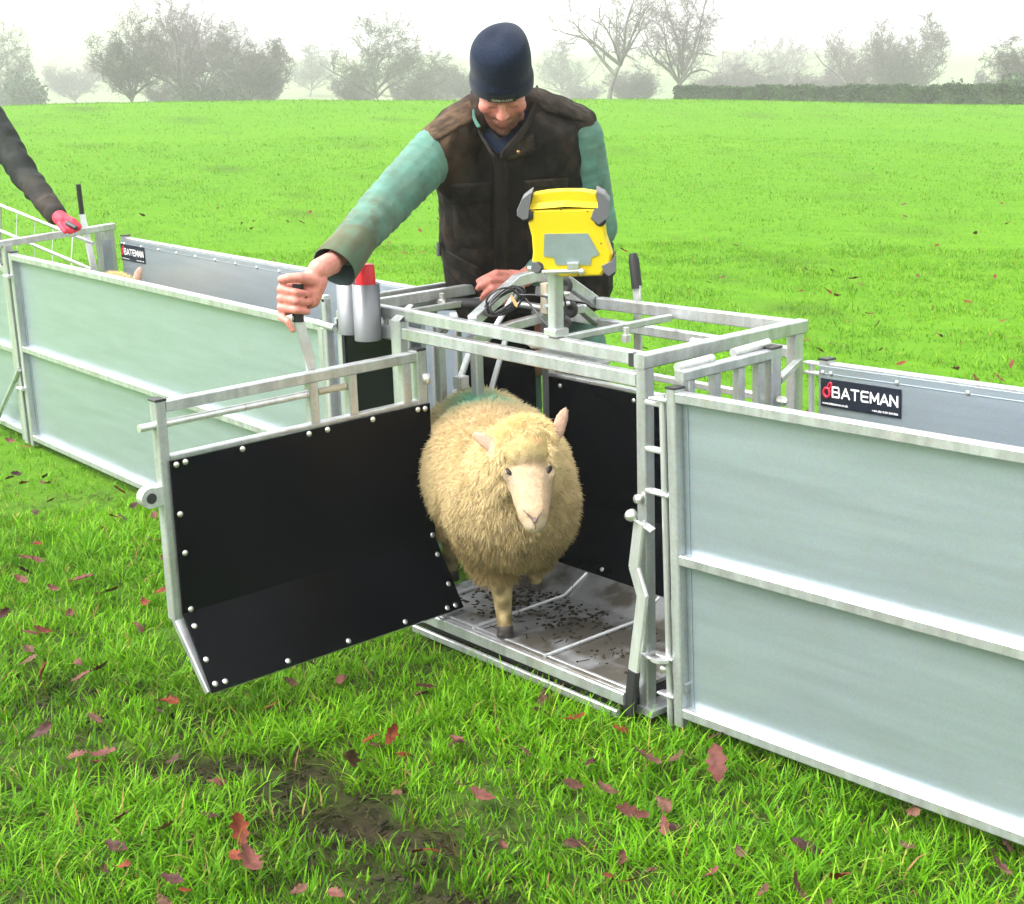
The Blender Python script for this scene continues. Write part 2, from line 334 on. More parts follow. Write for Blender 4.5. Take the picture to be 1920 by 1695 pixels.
# ------------------------------------------------------------------ grass: real blades, in tufts, thinning out with distance
def blades(n, rmin, rmax, seg, hgt, wid, tuft, spread, half=.47, seed=0, uni=True, flat=False):
    r = np.random.default_rng(100 + seed); nt = n // tuft
    rr = np.sqrt(r.uniform(rmin ** 2, rmax ** 2, nt)) if uni else rmin * (rmax / rmin) ** r.uniform(0, 1, nt)
    th = math.atan2(FW.y, FW.x) + r.uniform(-half, half, nt)
    tx = CP.x + rr * np.cos(th); ty = CP.y + rr * np.sin(th)
    vig = 1 + .40 * fast_noise(tx, ty, 11, s=6) + .25 * fast_noise(tx, ty, 12, s=17)      # tall and short patches
    md = mud_mask(tx, ty) * np.clip(.75 + .7 * fast_noise(tx, ty, 5, s=9), 0, 1.3)
    keep = r.uniform(0, 1, nt) > (md * 1.0 if not flat else .55 - .6 * md)
    # nothing grows through the weighing floor, little under the hurdles' feet
    keep &= ~((tx > -1.40) & (tx < .02) & (ty > -.075) & (ty < .60))
    tx, ty, vig, rr, md = tx[keep], ty[keep], vig[keep], rr[keep], md[keep]; nt = len(tx)
    k = tuft; N = nt * k
    a = r.uniform(0, 2 * math.pi, N); q = np.abs(r.normal(0, spread, N))
    bx = np.repeat(tx, k) + np.cos(a) * q; by = np.repeat(ty, k) + np.sin(a) * q
    sw = np.repeat(r.uniform(0, 2 * math.pi, nt), k)
    az = np.where(r.uniform(0, 1, N) < .55, a + r.normal(0, .5, N), sw + r.normal(0, .7, N))
    H = hgt * np.repeat(np.clip(vig, .35, 2), k) * r.uniform(.55, 1.35, N) * (1 + .25 * (r.uniform(0, 1, N) < .05))
    W = wid * r.uniform(.7, 1.4, N)
    if not uni: sc = np.repeat(np.clip(rr / rmin, 1, 5), k); W = W * sc ** .9; H = H * np.clip(sc, 1, 1.5)
    l0 = r.uniform(.02, .6, N); l1 = l0 + r.uniform(.3, 1.5, N) * np.clip(np.repeat(vig, k), .5, 1.5)   # lean at the root and at the tip
    if flat: l0 = r.uniform(1.1, 1.5, N); l1 = r.uniform(1.35, 1.62, N)
    bz = ground_z(bx, by) - .012 + (.004 + .010 * r.uniform(0, 1, N) if flat else 0)
    hx, hy = np.cos(az), np.sin(az); tw = r.normal(0, .6, N); sx, sy = -np.sin(az + tw), np.cos(az + tw)
    T = np.linspace(0, 1, seg + 1); P = [np.stack([bx, by, bz], 1)]
    for j in range(seg):
        ln = l0 + (l1 - l0) * (T[j] + T[j + 1]) / 2; dl = H * (T[j + 1] - T[j])
        P.append(P[-1] + np.stack([hx * np.sin(ln) * dl, hy * np.sin(ln) * dl, np.cos(ln) * dl], 1))
    wt = [.8, 1.0, .75][:seg] if seg > 2 else [1.0, .8][:seg]
    S = np.stack([sx, sy, np.zeros(N)], 1); vs = []
    for j in range(seg): vs += [P[j] - S * (W * wt[j] / 2)[:, None], P[j] + S * (W * wt[j] / 2)[:, None]]
    vs.append(P[seg]); nv = 2 * seg + 1; vv = np.stack(vs, 1).reshape(-1, 3)
    tr = []
    for j in range(seg - 1): tr += [(2 * j, 2 * j + 1, 2 * j + 3), (2 * j, 2 * j + 3, 2 * j + 2)]
    tr.append((2 * seg - 2, 2 * seg - 1, 2 * seg)); tr = np.array(tr)
    ff = (np.arange(N)[:, None, None] * nv + tr[None]).reshape(-1, 3)
    g = np.clip(r.normal(.5, .22, N) + .18 * np.repeat(fast_noise(tx, ty, 13, s=3.2), k), 0, 1)[:, None]
    c = np.array([.044, .150, .004]) * (1 - g) + np.array([.158, .37, .006]) * g
    yl = r.uniform(0, 1, N); c[yl < .10] = np.array([.22, .36, .03]); c[yl < .028] = np.array([.30, .25, .07]); c[yl < .010] = np.array([.24, .13, .05])
    if flat: c = np.array([.075, .085, .022]) * g + np.array([.045, .032, .016]) * (1 - g)
    c = c * (1 - .45 * np.clip(np.repeat(md, k), 0, 1))[:, None] * r.uniform(.8, 1.2, N)[:, None] * (1.12 if rmax < 7 else .98 if rmax < 20 else .92)
    c = np.repeat(c[:, None, :], nv, 1); base = np.ones(nv); base[:2] = .55 if seg > 1 else .9    # blade colour pulled towards a darker, duller green at the root
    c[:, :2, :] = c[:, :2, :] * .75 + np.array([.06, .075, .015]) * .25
    return vv, ff, c.reshape(-1, 3)
sets = [blades(45000, 2.0, 6.4, 2, .075, .0042, 9, .035, seed=9, flat=True), blades(185000, 2.0, 6.2, 3, .068, .0041, 13, .026, seed=1),
        blades(150000, 4.8, 14, 2, .046, .0046, 6, .05, half=.42, seed=2, uni=True),
        blades(165000, 12, 30, 1, .030, .006, 4, .10, half=.40, seed=3, uni=False),
        blades(60000, 28, 62, 1, .04, .012, 3, .2, half=.38, seed=4, uni=False)]
o_ = 0; vv = []; ff = []; cc = []
for a, b, c in sets: vv.append(a); ff.append(b + o_); cc.append(c); o_ += len(a)
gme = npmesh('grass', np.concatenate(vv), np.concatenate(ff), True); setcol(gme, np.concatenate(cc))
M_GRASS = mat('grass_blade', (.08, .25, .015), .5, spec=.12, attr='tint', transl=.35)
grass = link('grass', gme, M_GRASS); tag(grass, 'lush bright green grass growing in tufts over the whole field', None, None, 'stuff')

# clods of trodden earth along the muddy strip
r = np.random.default_rng(77); mb = MB()
for i in range(4200):
    x, y = r.uniform(-1.9, .7), r.uniform(-1.35, -.65)
    if float(mud_mask(np.array([x]), np.array([y]))[0]) * r.uniform(.4, 1) < .42: continue
    s = .002 + .008 * r.uniform(0, 1) ** 3; mb.sphere((x, y, gz(x, y) - .004), (s * r.uniform(.8, 1.8), s * r.uniform(.8, 1.4), s * .5), Matrix.Rotation(r.uniform(0, 6.28), 3, 'Z'), 6, 4)
cl = mb.build('mud_clods', M_DUNG); tag(cl, 'dark trodden mud broken into clods in front of the gate', None, None, 'stuff')

# ------------------------------------------------------------------ winter trees, hedge and bushes beyond the crest
def bark(name, c): return mat(name, c, .9, spec=.1, var=.3, scale=3)
M_TRUNK = bark('tree_bark', (.10, .10, .082)); M_TWIG = bark('fine_twigs', (.090, .080, .078)); M_TWIG2 = bark('lilac_twigs', (.115, .088, .100))
M_TWIG3 = bark('mossy_twigs', (.085, .090, .066)); M_IVY = mat('evergreen_leaves', (.045, .075, .035), .6, spec=.2, var=.4, scale=2)
M_HEDGE = mat('hedge_leaves', (.032, .058, .020), .6, spec=.2, var=.5, scale=1.2)
def prisms(seg):
    """seg: list of (p0,p1,r0,r1) -> 3 sided prisms"""
    p0 = np.array([s[0] for s in seg]); p1 = np.array([s[1] for s in seg]); r0 = np.array([s[2] for s in seg]); r1 = np.array([s[3] for s in seg])
    d = p1 - p0; d /= np.linalg.norm(d, axis=1, keepdims=True) + 1e-9
    a = np.cross(d, np.where(np.abs(d[:, 2:3]) < .9, [[0, 0, 1.]], [[1., 0, 0]])); a /= np.linalg.norm(a, axis=1, keepdims=True) + 1e-9; b = np.cross(d, a)
    k = 4; vs = []
    for p, r in ((p0, r0), (p1, r1)):
        for i in range(k): vs.append(p + (a * math.cos(6.283 * i / k) + b * math.sin(6.283 * i / k)) * r[:, None])
    vv = np.stack(vs, 1).reshape(-1, 3); q = np.array([(i, (i + 1) % k, k + (i + 1) % k, k + i) for i in range(k)])
    return vv, (np.arange(len(seg))[:, None, None] * 2 * k + q[None]).reshape(-1, 4)
def grow_tree(seed, h, spread, trunk_h, limbs, dens, up=.55, twig=.013, r0=.30, lean=0.0, fork=False):
    rn = random.Random(seed); tr = []; tw = []
    def rv(): return Vector((rn.gauss(0, 1), rn.gauss(0, 1), rn.gauss(0, 1)))
    def branch(p, d, L, r, lev, out):
        n = 4 if lev < 2 else 3; pts = [p]; step = L / n
        for i in range(n):
            d = (d + rv() * (.16 if lev < 2 else .22) + Vector((0, 0, .05 * up))).normalized(); q = p + d * step
            ra, rb = r * (1 - .75 * i / n), r * (1 - .75 * (i + 1) / n); out.append((tuple(p), tuple(q), max(ra, twig * .8), max(rb, twig * .7))); p = q; pts.append((p.copy(), d.copy(), rb))
        return pts[1:]
    trunk = []; p = Vector((0, 0, -.3)); d = Vector((lean, 0, 1)).normalized(); top = branch(p, d, trunk_h + .3, r0, 0, tr)
    heads = [top[-1]]
    for i in range(limbs):
        a = 2 * math.pi * (i + rn.uniform(-.3, .3)) / limbs; tilt = rn.uniform(.25, 1.05) if i else .1
        q, _, rb = top[-1] if rn.random() < .6 or len(top) < 3 else top[-2]
        dd = Vector((math.sin(tilt) * math.cos(a) * spread, math.sin(tilt) * math.sin(a) * spread, math.cos(tilt) * (.6 + up))).normalized()
        L = (h - trunk_h) * rn.uniform(.55, .85) * (1 if tilt < .7 else .9)
        l1 = branch(q, dd, L, r0 * .55, 1, tr)
        for (q2, d2, r2) in l1:
            for _ in range(dens[0]):
                d3 = (d2 * .7 + rv() * .55 + Vector((0, 0, .18))).normalized()
                l2 = branch(q2, d3, L * rn.uniform(.28, .5), max(r2 * .6, .03), 2, tw)
                for (q3, d4, r3) in l2:
                    for _ in range(dens[1]):
                        d5 = (d4 * .6 + rv() * .6 + Vector((0, 0, .12))).normalized(); l3 = branch(q3, d5, L * rn.uniform(.13, .24), .018, 3, tw)
                        for (q4, d6, r4) in l3:
                            for _ in range(dens[2]):
                                d7 = (d6 * .5 + rv() * .7).normalized(); tw.append((tuple(q4), tuple(q4 + d7 * rn.uniform(.25, .6)), twig, twig * .6))
    zc, rz_, rx_ = h * .56, h * .47, h * .40 * spread                     # the crown keeps to a rounded outline
    tw = [s_ for s_ in tw if ((s_[1][0] - lean * h * .5) ** 2 + s_[1][1] ** 2) / (rx_ * (1 + .12 * math.sin(5 * math.atan2(s_[1][1], s_[1][0]) + seed))) ** 2 + ((s_[1][2] - zc) / rz_) ** 2 < 1]
    a, b = prisms(tr); c, e = prisms(tw)
    return npmesh('trunk', a, b, True), npmesh('crown', c, e, False)
KINDS = {  # seed, height, spread, trunk, limbs, density
    'oak': (grow_tree(3, 12.5, 1.25, 3.6, 7, (2, 2, 2), up=.35, r0=.34), M_TWIG),
    'round': (grow_tree(5, 9.5, 1.0, 1.7, 10, (2, 3, 5), up=.30, r0=.20, twig=.014), M_TWIG3),
    'broad': (grow_tree(11, 12.0, 1.25, 2.2, 10, (2, 3, 5), up=.30, r0=.26, lean=.12, twig=.014), M_TWIG2),
    'dense': (grow_tree(17, 8.5, .95, 1.1, 12, (2, 3, 5), up=.25, r0=.18, twig=.016), M_TWIG),
    'airy': (grow_tree(23, 11.5, 1.15, 2.6, 9, (2, 3, 3), up=.45, r0=.24), M_TWIG2)}
def leafmass(seed, n, blobs, size):
    """leaf sized faces through the volume of a few lobes, uneven outline"""
    r = np.random.default_rng(seed); out = []
    for (cx, cy, cz, ax, ay, az) in blobs:
        k = n // len(blobs); d = r.normal(0, 1, (k, 3)); d /= np.linalg.norm(d, axis=1, keepdims=True)
        rad = r.uniform(.35, 1.0, k) ** .45 * (1 + .22 * np.sin(d[:, 0] * 5 + cx) * np.sin(d[:, 1] * 6 + cy) + .16 * r.normal(0, 1, k))
        out.append(np.array([cx, cy, cz]) + d * rad[:, None] * np.array([ax, ay, az]))
    c = np.concatenate(out); n = len(c); a = r.normal(0, 1, (n, 3)); a /= np.linalg.norm(a, axis=1, keepdims=True); b = np.cross(a, r.normal(0, 1, (n, 3))); b /= np.linalg.norm(b, axis=1, keepdims=True)
    s = size * r.uniform(.6, 1.5, n)[:, None]
    vv = np.stack([c - a * s, c + b * s * .6, c + a * s, c - b * s * .6], 1).reshape(-1, 3)
    return vv, np.arange(4 * n).reshape(-1, 4)
def at_px(u, D):
    """map point at depth D whose bearing matches photo column u"""
    Lt = (u - 960) / 2890.2 * D; return CP.x + FW.x * D + RT.x * Lt, CP.y + FW.y * D + RT.y * Lt
def base_line(u, D): x, y = at_px(u, D); return x, y, gz(x, y)
TREES = [  # kind, column, depth, height scale, width scale, turn, label
    ('round', 30, 150, .92, .9, 0, 'pale bare tree at the far end of the tree line, half hidden by a bush'),
    ('dense', 165, 215, .80, 1.3, 1, 'small pale bare tree in the gap under the misty hill'),
    ('dense', 268, 108, .78, .85, 2, 'dark bare tree with one straight trunk standing before the tall pair'),
    ('broad', 352, 122, .84, .82, 3, 'tall bare tree with a lilac crown and leaning trunk'),
    ('broad', 395, 126, .72, .72, 5, 'bare tree whose crown merges with the tallest lilac crown'),
    ('dense', 470, 118, .76, .95, 4, 'thick bare tree closing the dark clump'),
    ('dense', 515, 124, .66, .6, 1.5, 'lower bare tree at the open edge of the dark clump'),
    ('round', 590, 225, .85, 1.1, 5, 'faint rounded tree far off in the mist between two clumps'),
    ('round', 722, 132, .86, 1.05, 6, 'round crowned bare tree standing alone by the man in the beanie'),
    ('dense', 660, 140, .45, .6, 2.5, 'low bare thorn beside the round crowned tree'),
    ('round', 800, 140, .58, 1.0, 7, 'low bare tree behind the shoulder of the man in the beanie'),
    ('dense', 862, 150, .60, .9, 3.5, 'bare tree partly hidden by the beanie'),
    ('round', 1055, 215, .90, 1.1, 8, 'pale bare tree showing between the beanie and the big oak'),
    ('oak', 1135, 112, .88, .72, .6, 'big bare oak with a forked trunk, clearest of the tree line'),
    ('airy', 1250, 120, .98, .90, 2, 'tall fine twigged bare tree beside the big oak'),
    ('dense', 1180, 150, .50, .9, 6, 'low twiggy tree between the oak and the fine twigged tree'),
    ('airy', 1375, 220, .72, 1.1, 4, 'faint thin tree rising above the low trees behind the hedge'),
    ('airy', 1462, 225, .92, 1.0, 5, 'faint tall tree above the hedge, thin crown'),
    ('dense', 1350, 160, .55, 1.2, 8, 'low misty tree behind the start of the hedge'),
    ('dense', 1440, 165, .55, 1.3, 9, 'low misty tree behind the middle of the hedge'),
    ('dense', 1535, 165, .60, 1.2, 2, 'low misty tree leading up to the great round crown'),
    ('broad', 1590, 150, .78, .75, 1, 'bare tree on the shoulder of the great round crown'),
    ('dense', 1680, 145, 1.12, 1.15, 7, 'great round crowned tree standing behind the hedge'),
    ('dense', 1890, 100, .62, .85, 3, 'dark ivy clad tree at the end of the hedge'),
    ('dense', 1850, 150, .62, .8, 6, 'misty tree behind the ivy clad one')]
for kind, u, D, hs_, ws_, turn, lab in TREES:
    D *= 1.15; hs_ *= 1.17; ws_ *= 1.12
    (tme, cme), mt = KINDS[kind]; x, y, z = base_line(u, D); rt = thing('bare_tree', lab, 'tree', (x, y, z), 'bare winter trees beyond the crest')
    rt.scale = (ws_, ws_, hs_); rt.rotation_euler = (0, 0, turn)
    a = link('trunk', tme, M_TRUNK, rt); b = link('crown', cme, mt, rt)
SHRUB = [(322, 140, .36, .6, 'under the leaning lilac tree'), (410, 146, .42, .7, 'between the leaning tree and the thick bare tree'), (455, 148, .46, .6, 'at the foot of the thick bare tree'), (500, 150, .44, .6, 'closing the dark clump'), (680, 165, .36, .6, 'beside the low thorn'), (768, 166, .40, .6, 'at the foot of the round crowned tree'), (820, 168, .42, .8, "behind the man's shoulder"),
         (1085, 200, .42, .9, 'showing just past the beanie'), (1180, 165, .46, .7, 'between oak and fine twigged tree'), (1315, 190, .42, 1.1, 'where the hedge begins'), (1405, 195, .45, 1.2, 'behind the first stretch of hedge'), (1490, 195, .45, 1.2, 'behind the middle of the hedge'), (1725, 168, .45, .7, 'on the near side of the small evergreen'), (15, 170, .5, 1.0, 'by the far end of the tree line')]
for i, (u, D, hs_, ws_, w_) in enumerate(SHRUB):
    (tme, cme), mt = KINDS['dense']; D *= 1.05; x, y, z = base_line(u, D); rt = thing('bare_shrub', 'low twiggy bare shrub ' + w_, 'shrub', (x, y, z - .3), 'bare shrubs under the tree line')
    rt.scale = (ws_ * 1.1, ws_ * 1.1, hs_ * 1.15); rt.rotation_euler = (0, 0, i * 1.3); link('trunk', tme, M_TRUNK, rt); link('crown', cme, [M_TWIG, M_TWIG3, M_TWIG2][i % 3], rt)
BUSH = [(62, 150, 2.6, 4.2, 'dense dark bush at the far end of the tree line'), (365, 140, 2.2, 2.2, 'dark holly bush at the foot of the leaning tree'),
        (430, 143, 2.4, 2.6, 'dark evergreen bush under the thick bare tree'), (1730, 140, 2.4, 1.9, 'green bush below the great round crown'),
        (1765, 128, 1.6, 2.7, 'small pointed evergreen standing alone behind the hedge'), (1880, 98, 1.9, 2.6, 'dark ivy bush at the end of the hedge')]
for i, (u, D, w_, h_, lab) in enumerate(BUSH):
    x, y, z = base_line(u, D); r = random.Random(i); bl = [(0, 0, h_ * .45, w_ * .7, w_ * .7, h_ * .52)] + [(r.uniform(-.5, .5) * w_, r.uniform(-.5, .5) * w_, h_ * r.uniform(.25, .5), w_ * .5, w_ * .5, h_ * .36) for _ in range(4)]
    a, b = leafmass(i, 2600, bl, .15); rt = thing('evergreen_bush', lab, 'bush', (x, y, z), 'bushes along the tree line')
    link('foliage', npmesh('foliage', a, b), M_IVY, rt); MB().tube([wloc(rt), (x, y, z + h_ * .5)], [.12, .05], 6).build('stem', M_TRUNK, rt)
# clipped hedge along the field edge
hx0 = base_line(1262, 92); hx1 = base_line(2080, 74); r = np.random.default_rng(5); n = 42000
t = r.uniform(0, 1, n); sidev = np.array([hx1[1] - hx0[1], -(hx1[0] - hx0[0])]); sidev /= np.linalg.norm(sidev)
_gx = hx0[0] + (hx1[0] - hx0[0]) * t; _gy = hx0[1] + (hx1[1] - hx0[1]) * t; hh = .66 - .30 * t - ground_z(_gx, _gy) + .05 * np.sin(t * 60) + .05 * np.sin(t * 173) + .04 * np.sin(t * 29); q = r.uniform(0, 1, n); wz = np.where(q < .3, 1 - r.uniform(0, .12, n) ** 1.0, r.uniform(0, 1, n)) * hh + r.normal(0, .03, n)
ws_ = np.where(q < .3, r.uniform(-.5, .5, n), np.where(r.uniform(0, 1, n) < .6, .5, -.5) * r.uniform(.75, 1.1, n))
px = hx0[0] + (hx1[0] - hx0[0]) * t + sidev[0] * ws_; py = hx0[1] + (hx1[1] - hx0[1]) * t + sidev[1] * ws_; c = np.stack([px, py, ground_z(px, py) + wz], 1)
a = r.normal(0, 1, (n, 3)); a /= np.linalg.norm(a, axis=1, keepdims=True); b = np.cross(a, r.normal(0, 1, (n, 3))); b /= np.linalg.norm(b, axis=1, keepdims=True); s = (.055 * r.uniform(.6, 1.5, n))[:, None]
hv = np.stack([c - a * s, c + b * s * .7, c + a * s, c - b * s * .7], 1).reshape(-1, 3)
hr = thing('clipped_hedge', 'long low clipped dark green hedge along the far edge of the field', 'hedge', hx0)
link('foliage', npmesh('foliage', hv - np.array(hx0), np.arange(4 * n).reshape(-1, 4)), M_HEDGE, hr)
mb = MB(); K_ = 14
for i in range(K_):
    f0, f1 = i / K_, (i + 1) / K_; A = Vector((hx0[0] + (hx1[0] - hx0[0]) * f0, hx0[1] + (hx1[1] - hx0[1]) * f0, 0)); B = Vector((hx0[0] + (hx1[0] - hx0[0]) * f1, hx0[1] + (hx1[1] - hx0[1]) * f1, 0))
    hA = .58 - .30 * f0 - gz(A.x, A.y); A.z = gz(A.x, A.y) + hA / 2; B.z = gz(B.x, B.y) + hA / 2; mb.bar(A, B, .8, hA, (0, 0, 1), .2)
mb.build('branches', M_TRUNK, hr)
# the air: thin mist over the whole place
mist = bpy.data.materials.new('mist'); mist.use_nodes = True; nn = mist.node_tree.nodes; nn.remove(nn['Principled BSDF'])
pv = nn.new('ShaderNodeVolumePrincipled'); pv.inputs['Color'].default_value = (.97, .975, .98, 1); pv.inputs['Density'].default_value = HAZE; pv.inputs['Anisotropy'].default_value = .2
mist.node_tree.links.new(pv.outputs[0], nn['Material Output'].inputs['Volume'])
zt = float(gzv.max()) + 2; zb = float(gzv.min()) - 1
_c = [(CP.x + sx_ * 705, CP.y + sy_ * 705, z_) for z_ in (zb, zt) for sx_, sy_ in ((-1, -1), (1, -1), (1, 1), (-1, 1))]
hz = link('haze', MB().add(_c, [[3, 2, 1, 0], [4, 5, 6, 7], [0, 1, 5, 4], [1, 2, 6, 5], [2, 3, 7, 6], [3, 0, 4, 7]]).mesh('haze'), mist); tag(hz, 'thin winter mist lying over the fields', None, None, 'stuff')
# ------------------------------------------------------------------ the race: hurdles, gate frame and weigh crate
# each run of hurdles stands on its own bit of uneven ground: small measured leans and turns
A_N = Matrix(((1, 0, 0, 0), (0, 1, 0, 0), (-.0205, .0124, 1, -.0037), (0, 0, 0, 1)))
A_R = Matrix(((1, 0, 0, 0), (.0031, 1, -.0276, .011), (.0053, -.0292, 1, .0087), (0, 0, 0, 1)))
A_L = Matrix(((1, 0, 0, 0), (-.0569, 1, -.0147, -.0567), (-.0121, .0159, 1, .0045), (0, 0, 0, 1)))
def loc_of(A, p): return tuple(A @ Vector(p))

def letters_mesh(size):
    """BATEMAN in wide rounded strokes, laid in x/z"""
    G = {'B': [[(0, 0), (0, 1), (.75, 1), (.85, .9), (.85, .6), (.75, .5), (.1, .5)], [(.75, .5), (.9, .4), (.9, .1), (.8, 0), (0, 0)]], 'A': [[(0, 0), (.5, 1), (1, 0)], [(.25, .30), (.75, .30)]], 'T': [[(0, 1), (.95, 1)], [(.475, 1), (.475, 0)]],
         'E': [[(.9, 1), (.2, 1), (.05, .85), (.05, .15), (.2, 0), (.9, 0)], [(.05, .5), (.85, .5)]], 'M': [[(0, 0), (0, 1), (.5, .25), (1, 1), (1, 0)]], 'N': [[(0, 0), (0, 1), (.9, 0), (.9, 1)]]}
    mb = MB(); x = 0
    for ch in 'BATEMAN':
        for st in G[ch]:
            for a, b in zip(st[:-1], st[1:]):
                A = Vector((x + a[0] * .95, 0, a[1])) * size; B = Vector((x + b[0] * .95, 0, b[1])) * size; d = (B - A).normalized() * size * .085
                mb.bar(A - d, B + d, size * .03, size * .19, (0, 0, 1) if abs((B - A).z) < .9 * (B - A).length else (1, 0, 0), 0.0005)
        x += 1.22
    return mb
def add_sign(parent, A, x0, z1, y):
    """black maker's plate with red emblem and white lettering, facing the camera side"""
    W, H = .256, .0785
    s = MB().box((x0, y - .003, z1 - H), (x0 + W, y, z1), .0005).build('sign', M_SIGN, parent, A)
    L = letters_mesh(.0265); L.v = [(x0 + .040 + a * .955, y - .0038 + b * .5, z1 - .0475 + c) for a, b, c in L.v]; L.build('lettering', M_WHITE, s, A)
    e = MB(); cx, cz = x0 + .021, z1 - .038
    def ringpath(c, rx, rz, n, rr, tilt=0): return [(c[0] + rx * math.cos(t) + tilt * rz * math.sin(t), y - .0036, c[1] + rz * math.sin(t)) for t in [2 * math.pi * i / n for i in range(n + 1)]]
    e.tube(ringpath((cx, cz), .0105, .0125, 16, 0), .0042, 6, False); e.tube(ringpath((cx + .009, cz + .019), .0055, .0095, 12, 0, .35), .0026, 6, False)
    e.build('emblem', M_RED, s, A)
    for txt, tx, ww, tz in (('www.lmbateman.co.uk', x0 + .006, .085, z1 - .071), ('+44 (0)1538 361326', x0 + .168, .082, z1 - .0725)):
        me = text_mesh(txt, .012, 0, .0002); a = getco(me); k = ww / max(a[:, 0].max(), 1e-5); o3 = np.zeros_like(a)
        o3[:, 0] = tx + a[:, 0] * k; o3[:, 2] = tz + a[:, 1] * .0070 / max(a[:, 1].max(), 1e-5); o3[:, 1] = y - .0042
        m4 = np.array(A); o3 = o3 @ m4[:3, :3].T + m4[:3, 3] - np.array(wloc(parent)); setco(me, o3); me.materials.clear(); link('small_print', me, M_WHITE, s)

def hurdle(label, A, x0, x1, y, H, mid, bot, side, sign=None, legs=True, bolts=0, extra=None):
    """sheeted hurdle; side=-1: ribs face the camera side, side=+1: smooth face does"""
    t = thing('sheeted_hurdle', label, 'hurdle', loc_of(A, ((x0 + x1) / 2, y, 0)), 'galvanised sheeted hurdles of the race')
    w = .030; d = .038; fy = y if side < 0 else y - .002
    cy = fy + d / 2
    for x in (x0, x1):
        sg = 1 if x == x0 else -1
        p = MB().bar((x + sg * w / 2, cy, -.02), (x + sg * w / 2, cy, H + .006), w, d, (0, 1, 0)).build('post', M_RAIL, t, A)
        MB().box((x + sg * w / 2 - w / 2 - .001, cy - d / 2 - .001, H + .006), (x + sg * w / 2 + w / 2 + .001, cy + d / 2 + .001, H + .012), .002).build('end_cap', M_CAP, p, A)
    xa, xb = x0 + w, x1 - w; rh = .027
    if side < 0:
        for z in (H, mid, bot):
            MB().bar((xa, cy + .001, z - rh / 2), (xb, cy + .001, z - rh / 2), d - .002, rh).build('rail', M_RAIL, t, A)
        MB().box((xa, fy + .031, bot - .002), (xb, fy + .0335, H - rh + .002), .0005).build('sheet', M_SHEET, t, A)
        # the folded lip of sheet against the posts
        for x, sg in ((xa, 1), (xb, -1)):
            MB().box((min(x, x + sg * .016), fy + .0285, bot), (max(x, x + sg * .016), fy + .0308, H - rh), .0005).build('edge_fold', M_SHEET, t, A)
    else:
        for z in (H, mid, bot):
            MB().bar((xa, cy + .003, z - rh / 2), (xb, cy + .003, z - rh / 2), d - .006, rh).build('rail', M_RAIL, t, A)
        MB().box((x0 + .004, fy - .003, bot), (x1 - .004, fy - .0005, H - .008), .0005).build('sheet', M_SHEET, t, A)
        MB().box((x0 + .004, fy - .0046, H - .030), (x1 - .004, fy - .0032, H - .0275), .0003).build('fold_line', M_SHEET, t, A)
    for i in range(bolts):
        bx = x0 + .045 + (x1 - x0 - .1) * i / max(1, bolts - 1)
        MB().dome((bx, fy - .0046, H - .026), (0, -1, 0), .0065).build('bolt_head', M_BOLT, t, A)
    if bolts:
        MB().dome((x0 + .018, fy - .004, H - .026), (0, -1, 0), .0065).build('bolt_head', M_BOLT, t, A)
    if sign is not None: add_sign(t, A, *sign)
    if extra: extra(t)
    return t
def hinge_eyes(t, A, x, y, zs, sgn):
    for z in zs:
        MB().bar((x - .055 * sgn, y + .012, z), (x + .002 * sgn, y + .012, z), .030, .008).build('hinge_lug', M_BARE, t, A)
# near side
h1 = hurdle('sheeted hurdle with ribs outward beside the front lever, nearest the camera', A_R, 0.0, 2.38, 0, .87, .450, .032, -1)
MB().tube([(-.022, .012, -.03), (-.022, .012, .86)], .0085, 10).build('drop_pin', M_BARE, h1, A_R)
hinge_eyes(h1, A_R, 0.0, 0, (.845, .60, .16, .055), 1)
h2 = hurdle('long sheeted hurdle with ribs outward behind the open black gate', A_L, -4.205, -1.515, 0, .87, .450, .032, -1)
MB().tube([(-1.478, .012, -.03), (-1.478, .012, .86)], .0085, 10).build('drop_pin', M_BARE, h2, A_L)
for z in (.855, .5, .12): MB().bar((-1.515, .012, z), (-1.44, .012, z), .030, .008).build('hinge_lug', M_BARE, h2, A_L)
# far side
h3 = hurdle('sheeted hurdle with smooth face and a crisp black maker plate, across from the ribbed one', A_R, -.012, 2.40, .6245 - .0, .87, .45, .032, 1, sign=(.002, .829, .618), bolts=12)
MB().tube([(-.048, .64, -.03), (-.048, .64, .86)], .0085, 10).build('drop_pin', M_BARE, h3, A_R); hinge_eyes(h3, A_R, -.012, .63, (.862, .835, .5), 1)
h4 = hurdle('sheeted hurdle with smooth face across the race, small black plate by an ear', A_L, -4.335, -1.47, .6245, .87, .45, .032, 1, sign=(-4.331, .842, .618), bolts=16)
# further hurdle leaving the picture, and the drop gate frame between
def brace(t): MB().tube([(-4.62, -.004, .02), (-4.225, -.004, .335)], .011, 8).build('brace', M_RAIL, t, A_L)
h5 = hurdle('sheeted hurdle cut by the picture edge, with a slanting brace', A_L, -6.4, -4.315, .015, .80, .42, .03, -1, extra=brace)
fr = thing('race_gate_frame', 'galvanised arch with a top bar across the race and an upright lever', 'gate frame', loc_of(A_L, (-4.26, .3, 0)))
for x, y, w_, d_ in ((-4.262, .02, .045, .04), (-4.43, .60, .05, .05), (-4.53, .60, .03, .04)):
    MB().bar((x, y, -.02), (x, y, .905), w_, d_, (0, 1, 0)).build('post', M_RAIL, fr, A_L)
MB().bar((-4.275, -.02, .910), (-4.40, .62, .920), .045, .030).build('top_bar', M_RAIL, fr, A_L)
MB().bar((-4.40, .575, .0), (-4.40, .575, .86), .006, .055, (0, 1, 0)).build('guide_plate', M_SHEET, fr, A_L)
